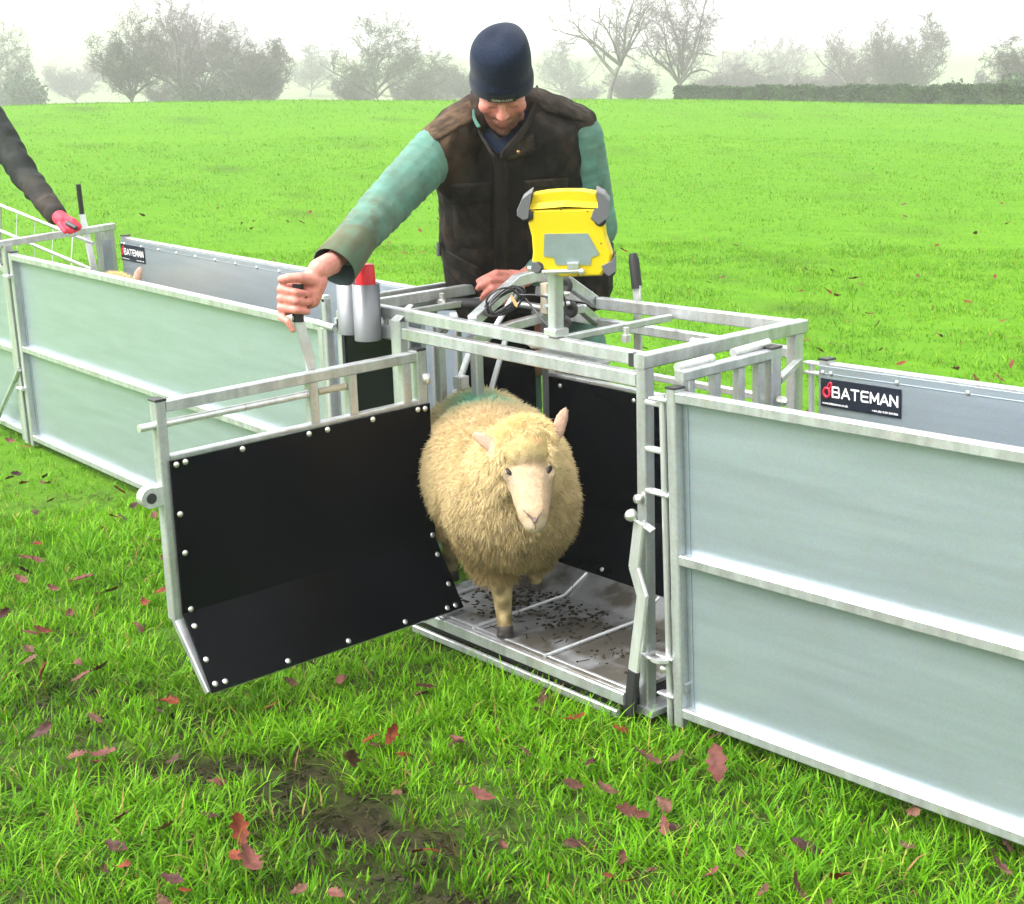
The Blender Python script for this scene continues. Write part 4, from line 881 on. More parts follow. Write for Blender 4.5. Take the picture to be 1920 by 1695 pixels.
man = thing('person', 'man in a navy beanie and dark waxed vest over green overalls, leaning over the crate', 'person', (-1.33, .82, gz(-1.33, .82)))
# --- head frame: looking down at the sheep
tau = R(38.5); HO = cam_point(941, 163, 4.66); hy = (FRT * math.cos(tau) - UP * math.sin(tau)); hz_ = (UP * math.cos(tau) + FRT * math.sin(tau)); hx = hy.cross(hz_)
HM = Matrix((hx, hy, hz_)).transposed()
def Hd(x, y, z): return HO + hx * x + hy * y + hz_ * z
body = MB()
def el(x, y, z, rx, ry, rz): body.sphere(Hd(x, y, z), (rx, ry, rz), HM, 18, 12)
el(0, -.012, .035, .077, .096, .088); el(0, .024, -.030, .070, .062, .085); el(0, .038, -.078, .056, .046, .038); el(0, .076, -.103, .023, .019, .017)
for s in (1, -1):
    el(s * .044, .052, -.028, .029, .026, .028); body.cap(Hd(s * .052, .0, -.055), Hd(s * .030, .055, -.092), .018, .016)
    body.cap(Hd(s * .012, .085, .020), Hd(s * .045, .068, .016), .012, .011); el(s * .0115, .093, -.038, .0085, .010, .0080); el(s * .032, .073, -.004, .0155, .012, .011)
body.cap(Hd(0, .082, .014), Hd(0, .100, -.028), .0095, .0120); el(0, .102, -.034, .0130, .0120, .0115)
body.cap(Hd(-.016, .083, -.0665), Hd(.016, .083, -.0665), .0058); body.cap(Hd(-.013, .083, -.0775), Hd(.013, .083, -.0775), .0066); el(0, .072, -.074, .032, .014, .026); el(0, .062, -.092, .042, .026, .024)
NB = cam_point(948, 232, 4.80)
body.cap(Hd(0, -.03, -.05), NB, .056, .062)
# --- limbs (joints set from the pose)
SR, ER, WR = cam_point(830, 272, 4.76), cam_point(722, 386, 4.62), cam_point(622, 493, 4.42)
SL, EL, WL = cam_point(1086, 258, 4.90), cam_point(1120, 428, 5.0), cam_point(985, 520, 4.90)
HIP = cam_point(1008, 640, 5.26); CH = cam_point(962, 380, 4.98)
body.cap(NB, CH, .07, .12).cap(CH, HIP, .12, .12).cap(NB, SR, .04, .045).cap(NB, SL, .04, .045)
body.cap(SR, ER, .05, .042).cap(ER, WR, .042, .029).cap(SL, EL, .05, .042).cap(EL, WL, .042, .029)
HR, HL = HIP - LAT * .10 - UP * .02, HIP + LAT * .13 - UP * .02
KR, KL = Vector((HR.x - .03, HR.y + .07, .45)), Vector((HL.x + .0, HL.y + .07, .45)); AR, AL = Vector((KR.x - .05, KR.y + .06, .06)), Vector((KL.x - .03, KL.y + .07, .06))
for h_, k_, a_ in ((HR, KR, AR), (HL, KL, AL)): body.cap(h_, k_, .075, .052).cap(k_, a_, .05, .035).cap(a_ - UP * .02, a_ + FRT * .13 - UP * .045, .035, .028)
# --- right hand closed on the gate lever's grip
ga = (GRIP1 - GRIP0).normalized(); gc = GRIP0.lerp(GRIP1, .5); cdir = (CP - gc); cdir = (cdir - ga * cdir.dot(ga)).normalized(); rdir = ga.cross(cdir) * -1
if rdir.dot(LAT) < 0: rdir = -rdir
GR = GRIP0.lerp(GRIP1, .60)
def Q(r_, c_, a_): return GR + rdir * (r_ * 1.13) + cdir * (c_ * 1.10) + ga * (a_ * 1.22)
for i, (ao, fl_k) in enumerate(((.026, 1.0), (.006, 1.06), (-.015, 1.0), (-.034, .82))):
    P_ = []
    for ang_, rr_ in ((215, .046), (168, .043), (98, .0335), (38, .0300)): t_ = R(ang_); P_.append(Q(rr_ * math.cos(t_), rr_ * math.sin(t_), ao - .004 * len(P_) * (1 + .5 * (i == 3))))
    if i == 3: P_[3] = Q(-.012, .036, ao - .034); P_[2] = Q(-.024, .036, ao - .014)
    rad_ = (.0126, .0120, .0110, .0094)
    for k in range(3): body.cap(P_[k], P_[k + 1], rad_[k] * fl_k ** .5, rad_[k + 1] * fl_k ** .5, 12)
    body.sphere(P_[1], .0118 * fl_k ** .5)
wr = Q(.050, -.012, .066)
for ao in (.028, .006, -.015, -.030): body.cap(Q(-.034, -.024, ao), Q(.030, -.018, ao * .7 + .014), .015, .021)
body.cap(Q(.026, -.014, .028), wr, .027, .028).cap(Q(.036, -.002, -.004), Q(.050, -.008, .040), .020, .026).cap(Q(.0, -.024, .012), wr, .022, .028)
body.cap(wr, WR, .031, .033)
body.cap(Q(.040, .002, .042), Q(.006, .024, .050), .0200, .0155).cap(Q(.006, .024, .050), Q(-.022, .026, .049), .0150, .0138).cap(Q(-.022, .026, .049), Q(-.040, .014, .045), .0138, .0120)
# --- left hand resting on the far rail, knuckles up, fingers over the bar
def W_(u, v, t): return cam_point(u, v, t)
wl_ = W_(985, 522, 4.87)
for (a_, b_, c_, d_, rr_) in (((958, 514, 4.84), (930, 512, 4.79), (908, 522, 4.78), (897, 527, 4.80), .0115), ((952, 524, 4.83), (920, 526, 4.77), (902, 536, 4.78), (896, 541, 4.81), .0120),
                             ((950, 535, 4.83), (922, 542, 4.77), (908, 553, 4.79), (904, 560, 4.81), .0115), ((950, 546, 4.84), (928, 556, 4.79), (916, 566, 4.80), (912, 573, 4.82), .0100)):
    p0, p1, p2, p3 = W_(*a_), W_(*b_), W_(*c_), W_(*d_)
    body.cap(wl_, p0, .024, .0155).cap(p0, p1, rr_ + .002, rr_, 12).cap(p1, p2, rr_, rr_ * .92, 12).cap(p2, p3, rr_ * .92, rr_ * .78, 12); body.sphere(p1, rr_ * 1.10)
body.cap(W_(975, 538, 4.84), W_(948, 560, 4.80), .016, .0125).cap(W_(948, 560, 4.80), W_(930, 572, 4.80), .0125, .010); body.cap(wl_, WL, .028, .03)
bme = remesh(body, .0045, 4, .5)
co = getco(bme); hl = (co - np.array(HO)) @ np.array(HM); c = np.tile(np.array([.54, .225, .18]), (len(co), 1))
ishead = (np.abs(hl[:, 0]) < .1) & (hl[:, 2] > -.16) & (hl[:, 2] < .14) & (np.abs(hl[:, 1]) < .14)
def blend(mask, colr): global c; c = c * (1 - mask[:, None]) + np.array(colr) * mask[:, None]
ck = np.exp(-(((np.abs(hl[:, 0]) - .045) / .020) ** 2 + ((hl[:, 2] + .028) / .022) ** 2)) * ishead * (hl[:, 1] > .02); blend(.75 * ck, (.46, .125, .105))
ns = np.exp(-((hl[:, 0] / .018) ** 2 + ((hl[:, 2] + .030) / .022) ** 2)) * ishead * (hl[:, 1] > .075); blend(.6 * ns, (.64, .21, .17))
nn_ = np.array([noise.noise(Vector(p) * 160) for p in hl]) * .25
beard = ishead * smoothstep(-.045, -.080, hl[:, 2] - .35 * np.clip(np.abs(hl[:, 0]) - .015, 0, 1) + .0) * smoothstep(-.02, .03, hl[:, 1])
must = ishead * (hl[:, 1] > .06) * np.exp(-((hl[:, 2] + .056) / .0065) ** 2) * (np.abs(hl[:, 0]) < .034); blend(np.clip(np.maximum(.86 * beard, .75 * must) * (1 + nn_), 0, .9), (.050, .022, .012))
lips = ishead * (hl[:, 1] > .076) * np.exp(-((hl[:, 2] + .0725) / .0085) ** 2) * np.exp(-(hl[:, 0] / .0145) ** 4); blend(.8 * lips, (.36, .095, .085))
brow = ishead * (hl[:, 1] > .055) * np.exp(-((hl[:, 2] - .024 + .1 * np.abs(np.abs(hl[:, 0]) - .03)) / .005) ** 2) * (np.abs(np.abs(hl[:, 0]) - .03) < .018); blend(.7 * brow, (.12, .07, .04))
lash = ishead * (hl[:, 1] > .06) * np.exp(-((hl[:, 2] + .011) / .0028) ** 2) * (np.abs(np.abs(hl[:, 0]) - .031) < .014); blend(.75 * lash, (.22, .10, .08))
dg_ = np.linalg.norm(co - np.array(GR), axis=1); dl_ = np.linalg.norm(co - np.array(W_(925, 535, 4.79)), axis=1)
blend(.8 * np.exp(-(np.minimum(dg_, dl_) / .08) ** 2), (.47, .145, .115)); setcol(bme, np.clip(c, 0, 1))
link('body', mset(local(bme, man), M_SKIN), None, man)
for s in (1, -1): MB().sphere(Hd(s * .0315, .0695, -.008), .0115, None, 12, 8).build('eye', M_EYE, man)
# --- beanie with turned up band and woven badge
hat = MB(); n = 30; vs = []
prof = [(.047, .980), (.012, 1.03), (.000, 1.035), (-.002, 1.10), (.018, 1.12), (.048, 1.115), (.055, 1.055), (.085, 1.055), (.112, 1.05), (.138, 1.01), (.156, .93), (.169, .78), (.177, .50), (.179, .18)]
def hat_pt(hh, k, t):
    wob = 1 + .018 * math.sin(3 * t + 1) * (hh > .08) + .012 * math.sin(5 * t) * (hh > .1)
    tiltz = -.030 * math.sin(t) * -1
    return Hd(.088 * k * wob * math.cos(t), -.012 + .104 * k * wob * math.sin(t), hh * .98 + (.030 * (math.sin(t) - .15)) * max(0, 1 - hh / .11) - .010 * math.cos(t) * (hh > .15))
for hh, k in prof: vs += [hat_pt(hh, k, 2 * math.pi * i / n) for i in range(n)]
m = len(prof); hat.add(vs, [[i * n + k, i * n + (k + 1) % n, (i + 1) * n + (k + 1) % n, (i + 1) * n + k] for i in range(m - 1) for k in range(n)] + [[(m - 1) * n + k for k in range(n)]], True)
hato = hat.build('beanie', M_NAVY, man); sbd = hato.modifiers.new('s', 'SUBSURF'); sbd.levels = 2; sbd.render_levels = 2
bvs = []; bn = 9
for j, hh in enumerate((.003, .040)):
    for i in range(bn): t = math.pi / 2 + (i / (bn - 1) - .5) * .86; p = hat_pt(hh, 1.155, t); bvs.append(p)
bd = MB().add(bvs, [[i, i + 1, bn + i + 1, bn + i] for i in range(bn - 1)], True).build('badge', M_BADGE, hato)
tm = text_mesh('FARM-O-SAN', .01, 0, .0003); a = getco(tm); wd = a[:, 0].max(); hgt = a[:, 1].max(); o3 = np.zeros_like(a)
for i, q in enumerate(a):
    t = math.pi / 2 + (q[0] / wd - .5) * .60; hh = .009 + q[1] / hgt * .0120; p = hat_pt(hh, 1.172, t); o3[i] = np.array(p) - np.array(wloc(hato))
setco(tm, o3); tm.materials.clear(); link('badge_text', tm, M_BOXP, hato)
# --- green overalls: sleeves, trunk, legs
ov = MB(); ov.cap(SR.lerp(ER, .12), ER, .078, .070).cap(ER, cam_point(655, 462, 4.49), .070, .058); ov.cap(SL, EL, .076, .064).cap(EL, cam_point(1010, 510, 4.91), .064, .046)
ov.cap(NB - UP * .18 - FRT * .04, CH, .065, .10).cap(CH, HIP, .10, .115)
for h_, k_, a_ in ((HR, KR, AR), (HL, KL, AL)): ov.cap(h_, k_, .105, .080).cap(k_, a_ + UP * .10, .080, .070)
ome = remesh(ov, .0065, 6, .5); wrinkle(ome, .0050, 14, [(SR, ER), (ER, WR), (SL, EL), (EL, WL), (CH, HIP), (HR, KR), (HL, KL)], seed=2); co = getco(ome)
dirt = np.exp(-(np.linalg.norm(co - np.array(cam_point(650, 462, 4.48)), axis=1) / .20) ** 2); nz_ = np.array([noise.fractal(Vector(p) * 16, 1.0, 2.0, 3) for p in co]); 
c = np.tile(np.array([.082, .185, .150]), (len(co), 1)); blend(np.clip(dirt * (.62 + nz_ * .5), 0, .85), (.085, .080, .045)); blend(np.clip(.10 + .40 * nz_, 0, .40), (.10, .14, .105)); nb2_ = np.array([noise.fractal(Vector(p) * 34, 1.0, 2.0, 4) for p in co]); blend(np.clip((nb2_ - .12) * 1.5, 0, .55) * (.35 + .65 * dirt), (.075, .062, .034)); setcol(ome, c)
link('overalls', mset(local(ome, man), M_OVER), None, man)
# open, flared cuff at the right wrist
c0, c1 = cam_point(668, 450, 4.505), cam_point(628, 500, 4.43); dcv = (c1 - c0).normalized()
cu = MB(); prof = [(.056, -.01), (.060, .03), (.064, .06), (.069, (c1 - c0).length), (.0665, (c1 - c0).length + .003)]
cu.lathe(c0, dcv, prof, 26); cuf = cu.mesh('cuff', None, wloc(man)); wrinkle(cuf, .0025, 30, seed=7); co = getco(cuf) + np.array(wloc(man)); nz_ = np.array([noise.noise(Vector(p) * 26) for p in co])
c = np.tile(np.array([.080, .125, .082]), (len(co), 1)); blend(np.clip(.45 + nz_ * 1.3, 0, .9), (.085, .075, .040)); setcol(cuf, c); cfo = link('cuff', mset(cuf, M_OVER), None, man)
MB().lathe(c0, dcv, [(.0665, (c1 - c0).length + .003), (.062, (c1 - c0).length - .012), (.056, .02), (.034, .0)], 26).build('cuff_inner_shade', M_CUFFSHADE, cfo)
for a_ in (AR, AL): MB().cap(a_ + UP * .16, a_ - UP * .0, .060, .055).cap(a_ - UP * .045, a_ + FRT * .14 - UP * .055, .050, .044).build('boot', M_BOOT, man)
# --- waxed vest
vr = []; rows = [(1003, 592, 5.20, .235, .160), (1000, 560, 5.19, .262, .175), (990, 495, 5.13, .278, .170), (972, 430, 5.05, .258, .158), (958, 360, 4.96, .236, .148), (951, 300, 4.89, .232, .140), (950, 250, 4.84, .215, .115), (948, 215, 4.81, .12, .085)]
cs = [cam_point(*q[:3]) for q in rows]; lat2 = (LAT + UP * .10).normalized()
for i, q in enumerate(rows):
    d = (cs[max(i - 1, 0)] - cs[min(i + 1, len(cs) - 1)]).normalized(); fx = d.cross(lat2); fx = fx if fx.dot(FRT) > 0 else -fx; vr.append((cs[i], lat2, q[3], fx.normalized(), q[4]))
vb = ring_loft(vr); vb.cap(cam_point(900, 215, 4.80), cam_point(838, 270, 4.745), .068, .086).cap(cam_point(1000, 205, 4.84), cam_point(1080, 236, 4.89), .064, .066)
vb.cap(cam_point(838, 270, 4.745), cam_point(862, 338, 4.80), .084, .07).cap(cam_point(1080, 236, 4.89), cam_point(1072, 300, 4.92), .062, .06)
vme = remesh(vb, .006, 6, .5); wrinkle(vme, .010, 9, seed=5, hf=.5); co = getco(vme)
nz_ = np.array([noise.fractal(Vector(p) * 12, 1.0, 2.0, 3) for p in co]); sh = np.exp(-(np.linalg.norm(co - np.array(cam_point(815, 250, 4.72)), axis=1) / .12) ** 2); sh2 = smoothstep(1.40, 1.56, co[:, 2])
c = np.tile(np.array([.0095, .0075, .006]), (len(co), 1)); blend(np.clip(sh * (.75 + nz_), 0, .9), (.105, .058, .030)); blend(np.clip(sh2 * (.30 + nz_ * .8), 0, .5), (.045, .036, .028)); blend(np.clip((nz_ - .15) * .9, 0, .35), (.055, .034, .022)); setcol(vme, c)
vbv = BVHTree.FromPolygons([Vector(p) for p in co], [tuple(p.vertices) for p in vme.polygons])
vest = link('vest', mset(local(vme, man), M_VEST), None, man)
def patch(name, uv, t, par=None, m_=None, colr=(.014, .011, .008), lift=.004, n=10, rag=.0):
    """a piece of cloth sewn on the vest: grid between four photo corners projected onto the cloth"""
    (a, b, c_, d) = uv; vs = []; 
    for j in range(n + 1):
        for i in range(n + 1):
            u = (a[0] * (1 - i / n) + b[0] * i / n) * (1 - j / n) + (d[0] * (1 - i / n) + c_[0] * i / n) * j / n; v = (a[1] * (1 - i / n) + b[1] * i / n) * (1 - j / n) + (d[1] * (1 - i / n) + c_[1] * i / n) * j / n
            dirv = (cam_point(u, v, 1) - CP).normalized(); h = vbv.ray_cast(CP, dirv)
            p = h[0] or vbv.find_nearest(CP + dirv * (cam_point(u, v, 4.8) - CP).length)[0]; edge = min(i, j, n - i, n - j)
            vs.append(p - dirv * (lift + t * (0 if edge == 0 else 1) + .0015 * noise.noise(p * 40)))
    fs = [[j * (n + 1) + i, j * (n + 1) + i + 1, (j + 1) * (n + 1) + i + 1, (j + 1) * (n + 1) + i] for j in range(n) for i in range(n)]
    me = MB().add(vs, fs, True).mesh(name, None, wloc(par or vest)); setcol(me, np.tile(np.array(colr), (len(me.vertices), 1)) * (1 + .3 * RNG.normal(0, 1, (len(me.vertices), 1))).clip(.5, 1.6))
    return link(name, mset(me, m_ or M_VEST), None, par or vest)
patch('pocket', [(847, 352), (918, 348), (920, 470), (852, 462)], .012); patch('pocket_flap', [(845, 345), (921, 341), (920, 378), (850, 384)], .016, lift=.012)
patch('pocket', [(985, 350), (1062, 345), (1060, 470), (990, 475)], .012); patch('pocket_flap', [(982, 338), (1066, 333), (1064, 360), (986, 366)], .016, lift=.012, colr=(.024, .019, .011))
patch('placket', [(922, 285), (952, 280), (958, 520), (928, 525)], .008, lift=.005); patch('yoke', [(797, 232), (880, 188), (893, 222), (812, 268)], .005, colr=(.055, .034, .020)); patch('yoke', [(1008, 168), (1108, 200), (1104, 232), (1012, 205)], .005, colr=(.032, .026, .021))
patch('welt_pocket', [(838, 470), (905, 505), (900, 522), (836, 488)], .010, lift=.006)
# raised collar standing round the neck, and its turned tab with a stud
def strip(name, pts, wdt, m_, par, colr=None, thick=.010):
    """folded strip of cloth: pts (u,v,depth) along the lower edge, wdt = (du,dv) offset of the upper edge"""
    lo_ = [cam_point(*p) for p in pts]; hi_ = [cam_point(p[0] + w_[0], p[1] + w_[1], p[2] + w_[2]) for p, w_ in zip(pts, wdt)]; lo_, hi_ = spl(lo_, 5), spl(hi_, 5); k = len(lo_)
    me = MB().add(lo_ + hi_, [[i, i + 1, k + i + 1, k + i] for i in range(k - 1)], True).mesh(name, None, wloc(par))
    if colr: setcol(me, np.tile(np.array(colr), (len(me.vertices), 1)))
    o = link(name, mset(me, m_), None, par); sd = o.modifiers.new('t', 'SOLIDIFY'); sd.thickness = thick; sd.offset = 0; sb = o.modifiers.new('s', 'SUBSURF'); sb.levels = 1; sb.render_levels = 2; return o
strip('collar', [(932, 298, 4.66), (905, 262, 4.69), (884, 222, 4.76), (888, 188, 4.84)], [(-12, -8, .0), (-10, -26, .02), (-2, -42, .03), (8, -30, .04)], M_VEST, vest, (.015, .012, .009), .012)
strip('collar', [(938, 300, 4.66), (975, 268, 4.68), (1003, 222, 4.78), (1008, 190, 4.86)], [(2, -18, -.01), (6, -36, .01), (6, -48, .03), (-2, -34, .04)], M_VEST, vest, (.017, .013, .010), .014)
patch('collar_tab', [(944, 268), (1000, 250), (1004, 288), (952, 302)], .012, colr=(.026, .020, .013), lift=.016)
MB().sphere(cam_point(972, 285, 4.655), .0062).build('stud', M_BRASS, vest)
strip('neck_warmer', [(936, 292, 4.70), (908, 262, 4.72), (888, 222, 4.76), (882, 186, 4.82)], [(4, -30, .03), (5, -28, .03), (4, -36, .03), (6, -26, .03)], M_NAVY, man, None, .016)
strip('neck_warmer', [(936, 292, 4.70), (966, 266, 4.72), (994, 222, 4.78), (1000, 190, 4.84)], [(-2, -30, .03), (-5, -26, .03), (-6, -34, .03), (-8, -24, .03)], M_NAVY, man, None, .016)
strip('shirt_collar', [(903, 238, 4.655), (893, 222, 4.675), (890, 205, 4.70)], [(-9, 2, .0), (-7, 0, .0), (-4, 0, .0)], M_OVER, man, (.05, .125, .10), .006)
for p0, p1 in (((823, 455, 5.0), (826, 480, 5.0)), ((1146, 455, 5.0), (1150, 480, 5.0))): MB().tube([cam_point(*p0), cam_point(p1[0] - 3, p1[1], p1[2])], .008, 8).build('side_strap', M_CAP, vest)
patch('chest_badge', [(1, 1), (2, 1), (2, 2), (1, 2)], .001) if False else None

# --- the second person, mostly out of the picture
p2 = thing('person', 'person at the picture edge in a dark jacket, red gloved hand on the gate frame', 'person', (-5.15, .36, gz(-5.15, .36)))
hd2 = cam_point(-74, 98, 7.70); nb2 = cam_point(-72, 182, 7.72); sl2, el2, wr2 = cam_point(-20, 222, 7.55), cam_point(48, 330, 7.40), cam_point(104, 402, 7.22); sr2 = cam_point(-135, 222, 7.8); er2, wr2b = cam_point(-150, 340, 7.6), cam_point(-120, 430, 7.4)
hp2 = cam_point(-70, 500, 7.8); b2 = MB(); b2.sphere(hd2, (.078, .095, .115)).cap(hd2 - UP * .03, nb2, .060, .065).cap(nb2, hp2, .11, .12).cap(nb2, sl2, .06, .05).cap(nb2, sr2, .06, .05).cap(sl2, el2, .045, .04).cap(el2, wr2, .04, .03).cap(sr2, er2, .045, .04).cap(er2, wr2b, .04, .04)
b2.sphere(hd2 + FRT * .095 - UP * .02, (.014, .02, .02)).sphere(hd2 + FRT * .06 - UP * .07, (.04, .04, .03))
for s in (-1, 1):
    h_ = hp2 + LAT * .09 * s; k_ = Vector((h_.x, h_.y, .46)); a_ = Vector((h_.x, h_.y, .10)); b2.cap(h_, k_, .07, .05).cap(k_, a_, .05, .036).cap(a_, a_ + FRT * .14 - UP * .04, .036, .03)
bm2 = remesh(b2, .008, 3); setcol(bm2, np.tile(np.array([.58, .3, .23]), (len(bm2.vertices), 1))); link('body', mset(local(bm2, p2), M_SKIN), None, p2)
j2 = MB(); j2.cap(sl2, el2, .078, .064).cap(el2, wr2, .064, .046).cap(sr2, er2, .075, .06).cap(er2, wr2b, .06, .048); j2.cap(nb2 + UP * .02, nb2 - UP * .10, .075, .13).cap(nb2 - UP * .10, hp2 + UP * .25, .15, .19).cap(hp2 + UP * .25, hp2, .19, .185).cap(sl2, sr2, .08, .08)
jm = remesh(j2, .008, 5); wrinkle(jm, .010, 11, seed=9); co = getco(jm); nz_ = np.array([noise.noise(Vector(p) * 9) for p in co]); c = np.tile(np.array([.014, .017, .016]), (len(co), 1)); fa = np.exp(-(np.linalg.norm(co - np.array(wr2), axis=1) / .25) ** 2); blend(np.clip(fa * (.5 + nz_), 0, .8), (.045, .03, .022)); blend(np.clip(nz_ * .8, 0, .6), (.03, .034, .022)); setcol(jm, c)
link('jacket', mset(local(jm, p2), M_JKT), None, p2)
t2_ = MB()
for s in (-1, 1):
    h_ = hp2 + LAT * .09 * s; t2_.cap(h_, Vector((h_.x, h_.y, .46)), .10, .08).cap(Vector((h_.x, h_.y, .46)), Vector((h_.x, h_.y, .14)), .08, .07)
tm2 = remesh(t2_, .010, 4); setcol(tm2, np.tile(np.array([.05, .075, .10]), (len(tm2.vertices), 1))); link('trousers', mset(local(tm2, p2), M_JKT), None, p2)
MB().sphere(hd2 + UP * .055 - FRT * .012, (.088, .108, .085), Matrix((LAT, FRT, UP)).transposed(), 18, 12).build('hat', M_NAVY, p2)
for s in (-1, 1):
    h_ = hp2 + LAT * .09 * s; a_ = Vector((h_.x, h_.y, .10)); MB().cap(a_ + UP * .12, a_ - UP * .01, .062, .056).cap(a_ - UP * .035, a_ + FRT * .15 - UP * .045, .052, .045).build('boot', M_BOOT, p2)
gl = MB(); gl.cap(wr2, cam_point(120, 414, 7.17), .034, .036)
for (u0, v0, u1, v1, u2, v2) in ((122, 408, 138, 414, 149, 425), (122, 414, 136, 421, 146, 429), (120, 419, 132, 427, 140, 432), (116, 423, 126, 431, 132, 435)):
    gl.cap(cam_point(u0, v0, 7.16), cam_point(u1, v1, 7.12), .016, .0145).cap(cam_point(u1, v1, 7.12), cam_point(u2, v2, 7.12), .0145, .012)
gl.cap(cam_point(112, 420, 7.15), cam_point(122, 434, 7.10), .014, .012)
gm = remesh(gl, .004, 3); link('glove', mset(local(gm, p2), M_GLOVE), None, p2)
MB().cap(cam_point(127, 419, 7.115), cam_point(142, 427, 7.09), .013, .011).build('glove_palm', M_CAP, p2)

# ------------------------------------------------------------------ the sheep
M_SHEEP = mat('sheep_hide', (.6, .5, .35), .8, spec=.2, attr='tint', var=.12, scale=60, bump=.3, bscale=160)
M_WOOL = mat('wool', (.6, .45, .2), .9, spec=.12, attr='tint')
M_MUZ = mat('sheep_nostril', (.11, .072, .060), .55)
M_NOSE = mat('sheep_nose', (.045, .035, .032), .4)
SO = Vector((-.815, .135, .0)); sf = Vector((.866, -.5, 0)); sl = Vector((.5, .866, 0))
def S(x, y, z): return SO + sf * x + sl * y + UP * z
SM = Matrix((sf, sl, UP)).transposed()
shp = thing('sheep', 'cream fleeced sheep stepping out of the crate towards the camera', 'sheep', tuple(SO), 'sheep in the race')
b = MB()
def se(x, y, z, rx, ry, rz): b.sphere(S(x, y, z), (rx, ry, rz), SM, 20, 14)
se(-.02, 0, .495, .36, .208, .200); se(.19, 0, .465, .18, .180, .175); se(-.28, 0, .495, .18, .19, .19); b.cap(S(.20, 0, .53), S(.31, .0, .60), .145, .105)
P0, NO = Vector((-.487, -.040, .652)), Vector((-.366, -.128, .505)); hm = (NO - P0).normalized(); hlv = Vector((.082, .095, .003)).normalized(); hn = hlv.cross(hm).normalized()
if hn.dot(CP - P0) < 0: hn = -hn
FM = Matrix((hlv, hm, hn)).transposed()
def Fc(l, m_, n_): return P0 + hlv * l + hm * m_ + hn * n_
def fe(l, m_, n_, a, b_, c_): b.sphere(Fc(l, m_, n_), (a, b_, c_), FM, 16, 12)
fe(0, .01, -.015, .070, .070, .062); fe(0, .075, -.020, .066, .075, .055); fe(0, .12, -.018, .054, .09, .046); b.cap(Fc(-.008, .10, -.014), Fc(-.006, .190, -.012), .047, .036).cap(Fc(.008, .10, -.014), Fc(.006, .190, -.012), .047, .036); b.cap(Fc(-.005, .185, -.012), Fc(0, .208, -.018), .036, .033).cap(Fc(.005, .185, -.012), Fc(0, .208, -.018), .036, .033)
fe(0, .10, -.045, .046, .09, .036); b.cap(Fc(0, .12, -.035), Fc(0, .200, -.034), .032, .024)
for s in (1, -1): fe(s * .059, .072, .000, .013, .022, .016); b.cap(Fc(s * .050, .036, .014), Fc(s * .060, .060, .010), .010, .009); b.cap(Fc(s * .018, .195, -.004), Fc(s * .013, .213, -.012), .016, .014)
b.cap(P0 - hm * .01, S(.28, .0, .58), .085, .12)
for B_, T_, sgn in ((Vector((-.455, .028, .664)), Vector((-.447, .072, .762)), 1), (Vector((-.540, -.082, .650)), Vector((-.606, -.128, .700)), -1)):
    d = (T_ - B_); Ln = d.length; d.normalize(); wv = d.cross(CP - B_).normalized(); nv = wv.cross(d)
    b.sphere(B_.lerp(T_, .48), (.021, .008, Ln * .56), Matrix((wv, nv, d)).transposed(), 14, 12); b.cap(B_ - d * .03, B_ + d * .02, .018, .014)
hoofs = []
def leg(pts, rr):
    for a_, c_, r0, r1 in zip(pts[:-1], pts[1:], rr[:-1], rr[1:]): b.cap(a_, c_, r0, r1)
    hoofs.append((pts[-1], rr[-1]))
FR0 = Vector((-.636, -.010, .078)); FLp = Vector((-.700, .172, .165))
leg([S(.15, -.09, .36), Vector((-.655, -.002, .225)), Vector((-.645, -.005, .145)), FR0 + UP * .018], (.062, .034, .024, .023))
leg([S(.17, .09, .38), Vector((-.655, .135, .300)), Vector((-.690, .160, .225)), FLp + UP * .014], (.062, .040, .026, .022))
for s, dx in ((-1, -.02), (1, -.12)): leg([S(-.28, .10 * s, .42), S(-.20 + dx, .10 * s, .315), S(-.33 + dx, .10 * s, .215), S(-.31 + dx, .10 * s, .092)], (.095, .055, .026, .023))
b.cap(S(-.44, 0, .50), S(-.50, 0, .30), .03, .02)
sme = remesh(b, .0055, 5, .5); co = getco(sme); loc_ = (co - np.array(SO)) @ np.array(SM); fl2 = (co - np.array(P0)) @ np.array(FM)
isface = (fl2[:, 1] > -.022 - .25 * (fl2[:, 2] + .02)) & (np.abs(fl2[:, 0]) < .085) & (fl2[:, 1] < .26) & (fl2[:, 2] > -.10) & (fl2[:, 2] < .09) & ~((fl2[:, 1] < .085) & (fl2[:, 2] < -.030)) & ~((fl2[:, 1] < .055) & (np.abs(fl2[:, 0]) > .060))
ear = ((loc_[:, 0] > .26) & (np.abs(fl2[:, 0]) > .060) & (fl2[:, 1] < .045) & (fl2[:, 2] > -.055) & (co[:, 2] > .60))
lowleg = loc_[:, 2] < .245
def segd(p, a_, b_):
    a_, b_ = np.array(a_), np.array(b_); d = b_ - a_; t = np.clip((p - a_) @ d / (d @ d), 0, 1); return np.linalg.norm(p - a_ - t[:, None] * d, axis=1)
ear = np.minimum(segd(co, (-.455, .028, .664), (-.447, .072, .775)), segd(co, (-.540, -.082, .650), (-.612, -.134, .706))) < .026
isface = isface & ~((fl2[:, 1] < .050) & (np.abs(fl2[:, 0]) > .056)) & (fl2[:, 1] > -.012)
c = np.tile(np.array([.52, .40, .20]), (len(co), 1)); blend(isface * 1.0, (.36, .265, .165)); blend(ear * 1.0, (.42, .27, .20))
blend(isface * np.exp(-((fl2[:, 0] / .03) ** 2 + ((fl2[:, 1] - .12) / .07) ** 2)) * .35, (.42, .24, .18)); blend(isface * smoothstep(.07, .03, fl2[:, 1]) * .7, (.40, .31, .12))
